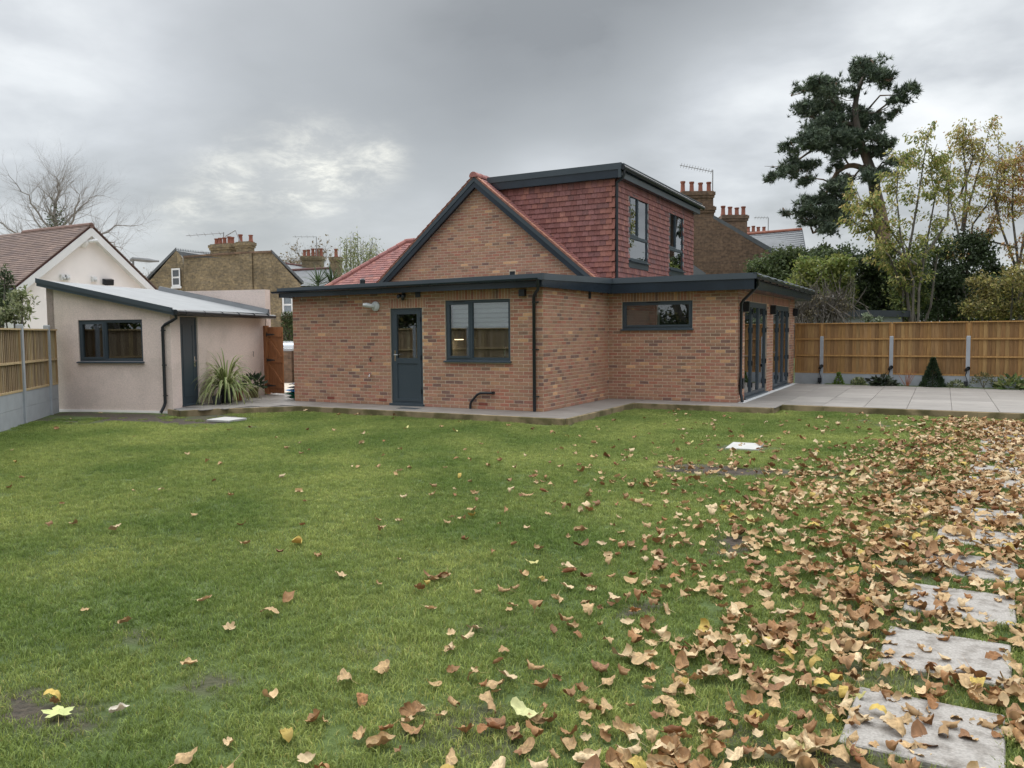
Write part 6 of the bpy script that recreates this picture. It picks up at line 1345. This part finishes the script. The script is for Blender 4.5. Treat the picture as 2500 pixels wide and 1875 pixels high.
# ================================================================== FALLEN LEAVES
def leaf_variant(kind, seed):
    g = np.random.default_rng(seed); ns, nr = 26, 4
    th = np.linspace(0, 2*math.pi, ns, endpoint=False)
    if kind == 'lobed': out = .5*(.66+.34*np.abs(np.cos(2.5*th))**.8)*(1+.06*np.cos(17*th)); L = g.uniform(.08, .135)
    else: out = .5/np.sqrt(np.cos(th)**2+(np.sin(th)/.42)**2)*(1+.03*np.cos(21*th)); L = g.uniform(.11, .19)
    rr = np.linspace(0, 1, nr+1)[1:]
    x = np.concatenate([[0], (rr[:, None]*out*np.cos(th)).ravel()])*L; y = np.concatenate([[0], (rr[:, None]*out*np.sin(th)).ravel()])*L*(g.uniform(.6, .95) if kind == 'lobed' else 1.); z = np.zeros_like(x)
    z += .006*np.cos(5*np.arctan2(y, x))*np.hypot(x, y)/(L*.5)       # ribs
    if kind != 'flat':
        a_first = g.uniform(0, math.pi)
        for k in range(2):
            a = (a_first+math.pi/2+g.normal()*.3 if k else a_first) if kind == 'lobed' else (0 if k == 0 else math.pi/2)+g.normal()*.15; kap = (g.uniform(24, 66) if k == 0 else g.uniform(4, 20)) * (1 if kind == 'lobed' else .42); kap *= 1 if g.uniform() < .6 or k else -1
            u = x*math.cos(a)+y*math.sin(a); w = -x*math.sin(a)+y*math.cos(a); c0 = g.uniform(-.02, .02); ang = np.clip((u-c0)*kap, -2.7, 2.7)
            nu = np.sin(ang)/abs(kap)*np.sign(kap)+c0+((u-c0)-ang/kap); nz = z*np.cos(ang)+(1-np.cos(ang))/kap; u = nu; z = nz; x = u*math.cos(a)-w*math.sin(a); y = u*math.sin(a)+w*math.cos(a)
        z += .005*np.sin(x*110+g.uniform(0, 6))*np.sin(y*80+g.uniform(0, 6))+.004*np.sin(x*210+y*120+g.uniform(0, 6))
    P = np.stack([x, y, z], 1)
    a = g.normal()*(.16 if kind == 'lobed' else .1); P = P@np.array([[1, 0, 0], [0, math.cos(a), -math.sin(a)], [0, math.sin(a), math.cos(a)]])
    P[:, 2] *= g.uniform(.6, 1.); P[:, 2] -= P[:, 2].min(); P[:, :2] -= P[:, :2].mean(0)
    fs = [(0, 1+k, 1+(k+1) % ns, 0) for k in range(ns)]
    tri = [(0, 1+k, 1+(k+1) % ns) for k in range(ns)]
    for r_ in range(nr-1):
        o = 1+r_*ns
        for k in range(ns): q = (k+1) % ns; tri += [(o+k, o+ns+k, o+ns+q), (o+k, o+ns+q, o+q)]
    # stalk: a thin strip
    if kind == 'lobed' and g.uniform() < .6:
        i0 = 1+(nr-1)*ns; e = P[i0]; d = unit(e-P[0]); s = unit(np.cross(d, (0, 0, 1.)))*.0013; n0 = len(P); P = np.concatenate([P, [e-s, e+s, e+d*.07+np.array([0, 0, -.004]), ]]); tri += [(n0, n0+1, n0+2)]
    return P, np.array(tri)
TAN = [(.43, .29, .145), (.50, .36, .20), (.36, .225, .105), (.54, .41, .245), (.29, .16, .07), (.41, .27, .13)]
BRN = [(.27, .125, .045), (.33, .17, .07), (.22, .11, .05)]
YLW = [(.42, .30, .07), (.46, .42, .16), (.36, .25, .06)]
LV = []
for i in range(30): LV.append(('lobed', i, np.array(TAN[i % 6])*rng.uniform(.92, 1.1)))
for i in range(6): LV.append(('lobed', 60+i, np.array(BRN[i % 3])))
for i in range(9): LV.append(('long', 100+i, np.array((TAN+BRN+YLW[:1])[(i*3) % 10])))
for i in range(4): LV.append(('long', 130+i, np.array(YLW[i % 3])))
LGEO = [leaf_variant(k, s) for k, s, _ in LV]
LW = np.array([1.]*30+[.55]*6+[.5]*9+[.22]*4); LW /= LW.sum()
def leaf_density(x, y):
    xs = 7.1+.087*(y+11)                                     # middle of the stone path
    dl = xs-x; far = np.clip((y+11)/13, 0, 1)
    d = np.where(dl > 0, np.exp(-np.maximum(dl-.55-.45*(1-far), 0)/(.46+.62*np.exp(-((y+5.2)/3.)**2))), np.exp(-np.maximum(-dl-1.5, 0)/1.))
    cl = .5+.5*np.sin(2.3*x+1.9*y)*np.sin(1.7*x-2.6*y+1)+.35*np.sin(5.1*x+.3)*np.sin(4.3*y+1.1)
    d = d*(.35+.75*np.clip(cl, 0, 1.3))
    on = np.zeros_like(x)
    for cs in STONES:
        c = np.mean(cs, 0); on = np.maximum(on, ((np.abs(x-c[0]) < .27) & (np.abs(y-c[1]) < .27)).astype(float))
    d = d*(1-.42*on*np.clip(1.3-(y+11)/9, .1, 1))*np.where(y > 2.9, .15, 1.)
    base = .009+.016*np.exp(-((x-4)/4.)**2)+.045*np.clip((x-1.5)/5, 0, 1)
    base = base+.10*np.exp(-((y+1.25)/.16)**2)*((x < -2.4) & (x > -5.6))
    return d*.92+base*.30
def scatter_leaves():
    M = 75000; x = rng.uniform(-10.5, 9.6, M); y = rng.uniform(-13.2, 3.1, M); keep = rng.uniform(size=M) < leaf_density(x, y)*1.08
    px = proj(np.stack([x, y, np.zeros(M)], 1)); vis = (px[:, 0] > -120) & (px[:, 0] < PW+160) & (px[:, 1] < PH+140)
    dep = (np.stack([x, y, np.zeros(M)], 1)-CAM)@CF; keep &= vis & (dep > 1.)
    # keep clear of house, strips and shed
    keep &= ~((x < 1.0) & (y > -1.05)) & ~((x < 4.05) & (y > 2.68)) & ~((x < -6.9) & (y > -2.9)) & ~((x < -7.6) & (y > -3.0)) & ((x+y) > -13.9)
    x, y, dep = x[keep], y[keep], dep[keep]; n = len(x)
    onst = np.zeros(n, bool)
    for cs in STONES:
        c = np.mean(cs, 0); onst |= (np.abs(x-c[0]) < .33) & (np.abs(y-c[1]) < .33)
    dn_ = leaf_density(x, y)
    z = lawn_z(x, y)+np.where(onst,   .016, .014+.006*rng.uniform(size=n))+rng.uniform(0, .045, n)*np.clip(dn_-.3, 0, 1)*(~onst)
    vi = rng.choice(len(LV), n, p=LW); rot = rng.uniform(0, 6.283, n); sc = rng.uniform(.62, 1.12, n)
    # a few leaves on the patio strips
    size = np.array([np.ptp(LGEO[k][0][:, 0]) for k in vi])*sc/dep; order = np.argsort(-size); single = order[:296]; rest = order[296:]
    me = {}
    for i in single:
        k = int(vi[i]); kind, _, tc = LV[k]
        if k not in me:
            P, T = LGEO[k]; m_ = mesh_np('fallen_leaf', P, T, np.tile(tc, (len(P), 1))*(1+.2*np.random.default_rng(k).normal(size=(len(P), 1)))); m_.materials.append(MATS['dead_leaf']); m_.polygons.foreach_set('use_smooth', [True]*len(m_.polygons)); me[k] = m_
        o = bpy.data.objects.new('fallen_leaf', me[k]); col.objects.link(o); o.location = (x[i], y[i], z[i]); o.rotation_euler = (rng.normal()*.12, rng.normal()*.12, rot[i]); o.scale = (sc[i],)*3
        hue = 'tan' if k < 30 else ('russet' if k < 36 else ('yellow' if k >= 45 else 'brown'))
        ds = [np.hypot(*(np.mean(cs, 0)-np.array([x[i], y[i]]))) for cs in STONES]; j = int(np.argmin(ds)); od = ORD[14-j]
        if onst[i]: where = f'lying on the {od} stepping stone from the patio'
        elif ds[j] < 1.1: where = f'on the grass beside the {od} stepping stone from the patio'
        else: where = 'on the open lawn away from the stone path'
        lab = (f'long {hue} leaf ' if k >= 36 else f'curled dry {hue} leaf ')+where
        tag(o, lab, 'leaf', 'fallen leaves')
    V, T, C_ = [], [], []; o0 = 0
    for i in rest:
        P, tr = LGEO[vi[i]]; c, s = math.cos(rot[i])*sc[i], math.sin(rot[i])*sc[i]; a, b = rng.normal()*.15, rng.normal()*.15
        q = np.stack([P[:, 0]*c-P[:, 1]*s+x[i], P[:, 0]*s+P[:, 1]*c+y[i], P[:, 2]*sc[i]+a*P[:, 0]+b*P[:, 1]+z[i]+.008], 1); V.append(q); T.append(tr+o0); o0 += len(q); C_.append(np.tile(LV[vi[i]][2]*rng.uniform(.82, 1.15), (len(q), 1)))
    o = link('leaf_litter', mesh_np('leaf_litter', np.concatenate(V), np.concatenate(T), np.concatenate(C_)), 'dead_leaf'); o.data.polygons.foreach_set('use_smooth', [True]*len(o.data.polygons)); tag(o, 'scattered drift of dry tan fallen leaves', kind='stuff')
    print('leaves', n, 'tris', sum(len(t) for t in T))
scatter_leaves()
# single odd leaves: pale green palmate leaf in the corner, bleached one beside it, brown one on the path by the door
def odd_leaf(kind, seed, tint, pos, s, rz, label):
    P, T = leaf_variant(kind, seed); m_ = mesh_np('fallen_leaf', P, T, np.tile(tint, (len(P), 1))); m_.materials.append(MATS['dead_leaf']); o = bpy.data.objects.new('fallen_leaf', m_); col.objects.link(o); o.location = pos; o.scale = (s,)*3; o.rotation_euler = (0, 0, rz); tag(o, label, 'leaf')
def maple_flat(tint, pos, s, rz, label):
    ang, vs = [], [(0, 0, .004)]
    for k in range(5):
        a0 = R(-110+55*k); L = (.55, .8, 1., .8, .55)[k]
        for da, r_ in ((-27, .52), (-17, .74), (-9, .80), (0, 1.), (9, .80), (17, .74)): vs.append((math.cos(a0+R(da))*r_*L*.1, math.sin(a0+R(da))*r_*L*.1, .004+.012*(r_*L)**2*math.sin(k*2+1)))
    n = len(vs)-1; mb = MB(); mb.tint = tint; mb.add(vs, [(0, i, i+1) for i in range(1, n)]); mb.tint = tint; mb.add([(-.1, -.001, .002), (-.1, .002, .002), (0, 0, .006)], [(0, 1, 2)])
    me = bpy.data.meshes.new('fallen_leaf'); me.from_pydata(mb.v, [], mb.f); set_tint(me, mb.t); me.materials.append(MATS['dead_leaf']); o = bpy.data.objects.new('fallen_leaf', me); col.objects.link(o); o.location = pos; o.scale = (s,)*3; o.rotation_euler = (.1, -.1, rz); tag(o, label, 'leaf')
p = hit(142, 1745, 2, .02); maple_flat((.46, .50, .20), (p[0], p[1], .02), 1.05, 2.6, 'flat pale green lobed leaf on bare earth')
p = hit(290, 1732, 2, .02); odd_leaf('lobed', 5, (.6, .55, .46), (p[0], p[1], .012), .75, 1., 'bleached whitish curled leaf beside the pale green leaf')
p = hit(1280, 1750, 2, .02); odd_leaf('long', 131, (.50, .50, .24), (p[0], p[1], .03), 1.15, -.2, 'long pale green-yellow leaf curved on the lawn')
p = hit(905, 985, 2, PZ); odd_leaf('long', 104, (.30, .19, .08), (p[0], p[1], PZ+.002), 1.3, .3, 'large brown leaf on the paving near the back door')

# ================================================================== GRASS
def grass_material():
    m = MATS['grass']; nt = m.node_tree; N = nt.nodes; L = nt.links; p = N['Principled BSDF']
    g = N.new('ShaderNodeNewGeometry')
    def noise(s, d):
        n = N.new('ShaderNodeTexNoise'); n.inputs['Scale'].default_value = s; n.inputs['Detail'].default_value = d; L.new(g.outputs['Position'], n.inputs['Vector']); return n.outputs['Fac']
    r = N.new('ShaderNodeValToRGB'); L.new(noise(.55, 3), r.inputs[0]); cr = r.color_ramp
    cr.elements[0].position = .36; cr.elements[0].color = (.160, .238, .052, 1); cr.elements[1].position = .66; cr.elements[1].color = (.340, .395, .115, 1)
    r2 = N.new('ShaderNodeValToRGB'); L.new(noise(9, 4), r2.inputs[0]); c2 = r2.color_ramp
    c2.elements[0].position = .3; c2.elements[0].color = (.62, .66, .55, 1); c2.elements[1].position = .72; c2.elements[1].color = (1.25, 1.2, 1.2, 1)
    a = N.new('ShaderNodeAttribute'); a.attribute_name = 'tint'
    m1 = N.new('ShaderNodeMix'); m1.data_type = 'RGBA'; m1.blend_type = 'MULTIPLY'; m1.inputs[0].default_value = 1; L.new(r.outputs[0], m1.inputs[6]); L.new(r2.outputs[0], m1.inputs[7])
    m2 = N.new('ShaderNodeMix'); m2.data_type = 'RGBA'; m2.blend_type = 'MULTIPLY'; m2.inputs[0].default_value = 1; L.new(m1.outputs[2], m2.inputs[6]); L.new(a.outputs['Color'], m2.inputs[7])
    L.new(m2.outputs[2], p.inputs['Base Color'])
    for n in N:
        if n.type == 'BSDF_TRANSLUCENT': L.new(m2.outputs[2], n.inputs[0])
grass_material()
def grass_patch(seed, size=.26, n=330, h0=.020, h1=.050, w=.0021):
    g = np.random.default_rng(seed); x, y = g.uniform(-size/2, size/2, (2, n)); h = g.uniform(h0, h1, n)*(.8+.3*np.sin(x*30+seed)*np.sin(y*30)); a = g.uniform(0, 6.283, n); b = g.uniform(.1, 1.0, n)*h*1.1; fa = g.uniform(0, 6.283, n)
    s = np.stack([np.cos(fa), np.sin(fa), 0*fa], 1)*w*g.uniform(.7, 1.4, (n, 1)); p = np.stack([x, y, np.full(n, -.004)], 1); dirx = np.stack([np.cos(a), np.sin(a), 0*a], 1)
    m = p+dirx*(b*.3)[:, None]+np.stack([0*h, 0*h, h*.62], 1); e = p+dirx*b[:, None]+np.stack([0*h, 0*h, h*g.uniform(.75, 1., n)], 1)
    v = np.stack([p-s, p+s, m+s*.75, m-s*.75, e], 1).reshape(-1, 3); i = np.arange(n)*5
    f = np.concatenate([np.stack([i, i+1, i+2], 1), np.stack([i, i+2, i+3], 1), np.stack([i+3, i+2, i+4], 1)])
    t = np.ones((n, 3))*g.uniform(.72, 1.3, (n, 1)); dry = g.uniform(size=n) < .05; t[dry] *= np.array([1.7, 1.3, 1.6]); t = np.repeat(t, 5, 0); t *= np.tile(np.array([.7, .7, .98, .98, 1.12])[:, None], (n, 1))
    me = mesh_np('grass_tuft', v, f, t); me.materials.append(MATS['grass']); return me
def build_grass():
    step = .155; xs = np.arange(-11.5, 10.2, step); ys = np.arange(-13.4, 3.7, step); X, Y = np.meshgrid(xs, ys); X = X.ravel()+rng.uniform(-.07, .07, X.size); Y = Y.ravel()+rng.uniform(-.07, .07, Y.size)
    P = np.stack([X, Y, lawn_z(X, Y)], 1); q = proj(P); dep = (P-CAM)@CF; ok = (q[:, 0] > -160) & (q[:, 0] < PW+160) & (q[:, 1] < PH+220) & (dep > .8)
    # not on paving, house, shed, stones
    ok &= ~((X < 1.08) & (Y > -1.12) & (X > -5.75)) & ~((X < 4.12) & (Y > 2.6)) & ~(Y > 3.36) & ~((X <= -5.7) & (Y > -1.12-(-5.7-X)*.95)) & ~((X < -7.2) & (Y > -3.05-.26*(-7.9-X))) & ((X+Y) > -14.05)
    for cs in STONES:
        c = np.mean(cs, 0); ok &= ~((np.abs(X-c[0]) < .40) & (np.abs(Y-c[1]) < .40))
    for cx, cy in ((4.58, -2.52), (-5.72, -3.05)): ok &= ~((np.abs(X-cx) < .36) & (np.abs(Y-cy) < .42))
    ok &= rng.uniform(size=len(X)) > np.clip(soil_mask(X, Y)*1.1, 0, .90)
    P = P[ok]; X = X[ok]; Y = Y[ok]; n = len(P); soil = soil_mask(X, Y)
    # small patches close to the stone edges
    ex = []
    for cs in STONES:
        c = np.mean(cs, 0)
        for k in range(150):
            a = rng.uniform(0, 1); s = rng.integers(4); e = np.array(cs[s])*(1-a)+np.array(cs[(s+1) % 4])*a; o = (e-c)/np.linalg.norm(e-c)*rng.uniform(-.012, .09); ex.append((*(e+o), -.004))
    M = 40000; tx, ty = rng.uniform(2.2, 9, M), rng.uniform(-13.2, -3.5, M); sm = soil_mask(tx, ty); k_ = (sm > .25) & (rng.uniform(size=M) < .5*(1.1-sm))
    for cs in STONES: c = np.mean(cs, 0); k_ &= ~((np.abs(tx-c[0]) < .32) & (np.abs(ty-c[1]) < .32))
    ex += [(a_, b_, float(lawn_z(a_, b_))) for a_, b_ in zip(tx[k_], ty[k_])]
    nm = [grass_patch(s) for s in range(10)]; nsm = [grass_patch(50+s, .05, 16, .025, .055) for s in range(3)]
    protos = []
    hold = bpy.data.collections.new('grass_library')
    for m_ in nm+nsm: o = bpy.data.objects.new('grass_tuft', m_); hold.objects.link(o); protos.append(o)
    me = bpy.data.meshes.new('grass'); allP = np.concatenate([P, np.array(ex)]); me.vertices.add(len(allP)); me.vertices.foreach_set('co', allP.astype(np.float32).ravel())
    idx = np.concatenate([rng.integers(0, 10, n), 10+rng.integers(0, 3, len(ex))]).astype(np.int32)
    rot = np.zeros((len(allP), 3), np.float32); rot[:, 2] = rng.uniform(0, 6.283, len(allP)); scl = np.concatenate([rng.uniform(.75, 1.25, n)*(1-.35*soil), rng.uniform(.7, 1.3, len(ex))]).astype(np.float32)
    a = me.attributes.new('idx', 'INT', 'POINT'); a.data.foreach_set('value', idx); a = me.attributes.new('rot', 'FLOAT_VECTOR', 'POINT'); a.data.foreach_set('vector', rot.ravel()); a = me.attributes.new('scl', 'FLOAT', 'POINT'); a.data.foreach_set('value', scl)
    o = link('grass', me, None); tag(o, 'short green lawn grass thinning over bare earth', kind='stuff')
    ng = bpy.data.node_groups.new('grass_scatter', 'GeometryNodeTree'); ng.interface.new_socket('Geometry', in_out='INPUT', socket_type='NodeSocketGeometry'); ng.interface.new_socket('Geometry', in_out='OUTPUT', socket_type='NodeSocketGeometry')
    N, L = ng.nodes, ng.links; gi = N.new('NodeGroupInput'); go = N.new('NodeGroupOutput'); io = N.new('GeometryNodeInstanceOnPoints'); ci = N.new('GeometryNodeCollectionInfo'); ci.inputs['Collection'].default_value = hold; ci.inputs['Separate Children'].default_value = True; ci.inputs['Reset Children'].default_value = True
    def attr(nm_, ty):
        q_ = N.new('GeometryNodeInputNamedAttribute'); q_.data_type = ty; q_.inputs['Name'].default_value = nm_; return q_.outputs['Attribute']
    L.new(gi.outputs[0], io.inputs['Points']); L.new(ci.outputs[0], io.inputs['Instance']); io.inputs['Pick Instance'].default_value = True
    L.new(attr('idx', 'INT'), io.inputs['Instance Index']); L.new(attr('rot', 'FLOAT_VECTOR'), io.inputs['Rotation']); L.new(attr('scl', 'FLOAT'), io.inputs['Scale'])
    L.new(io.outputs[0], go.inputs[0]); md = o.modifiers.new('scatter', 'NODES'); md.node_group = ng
    print('grass patches', len(allP))
build_grass()
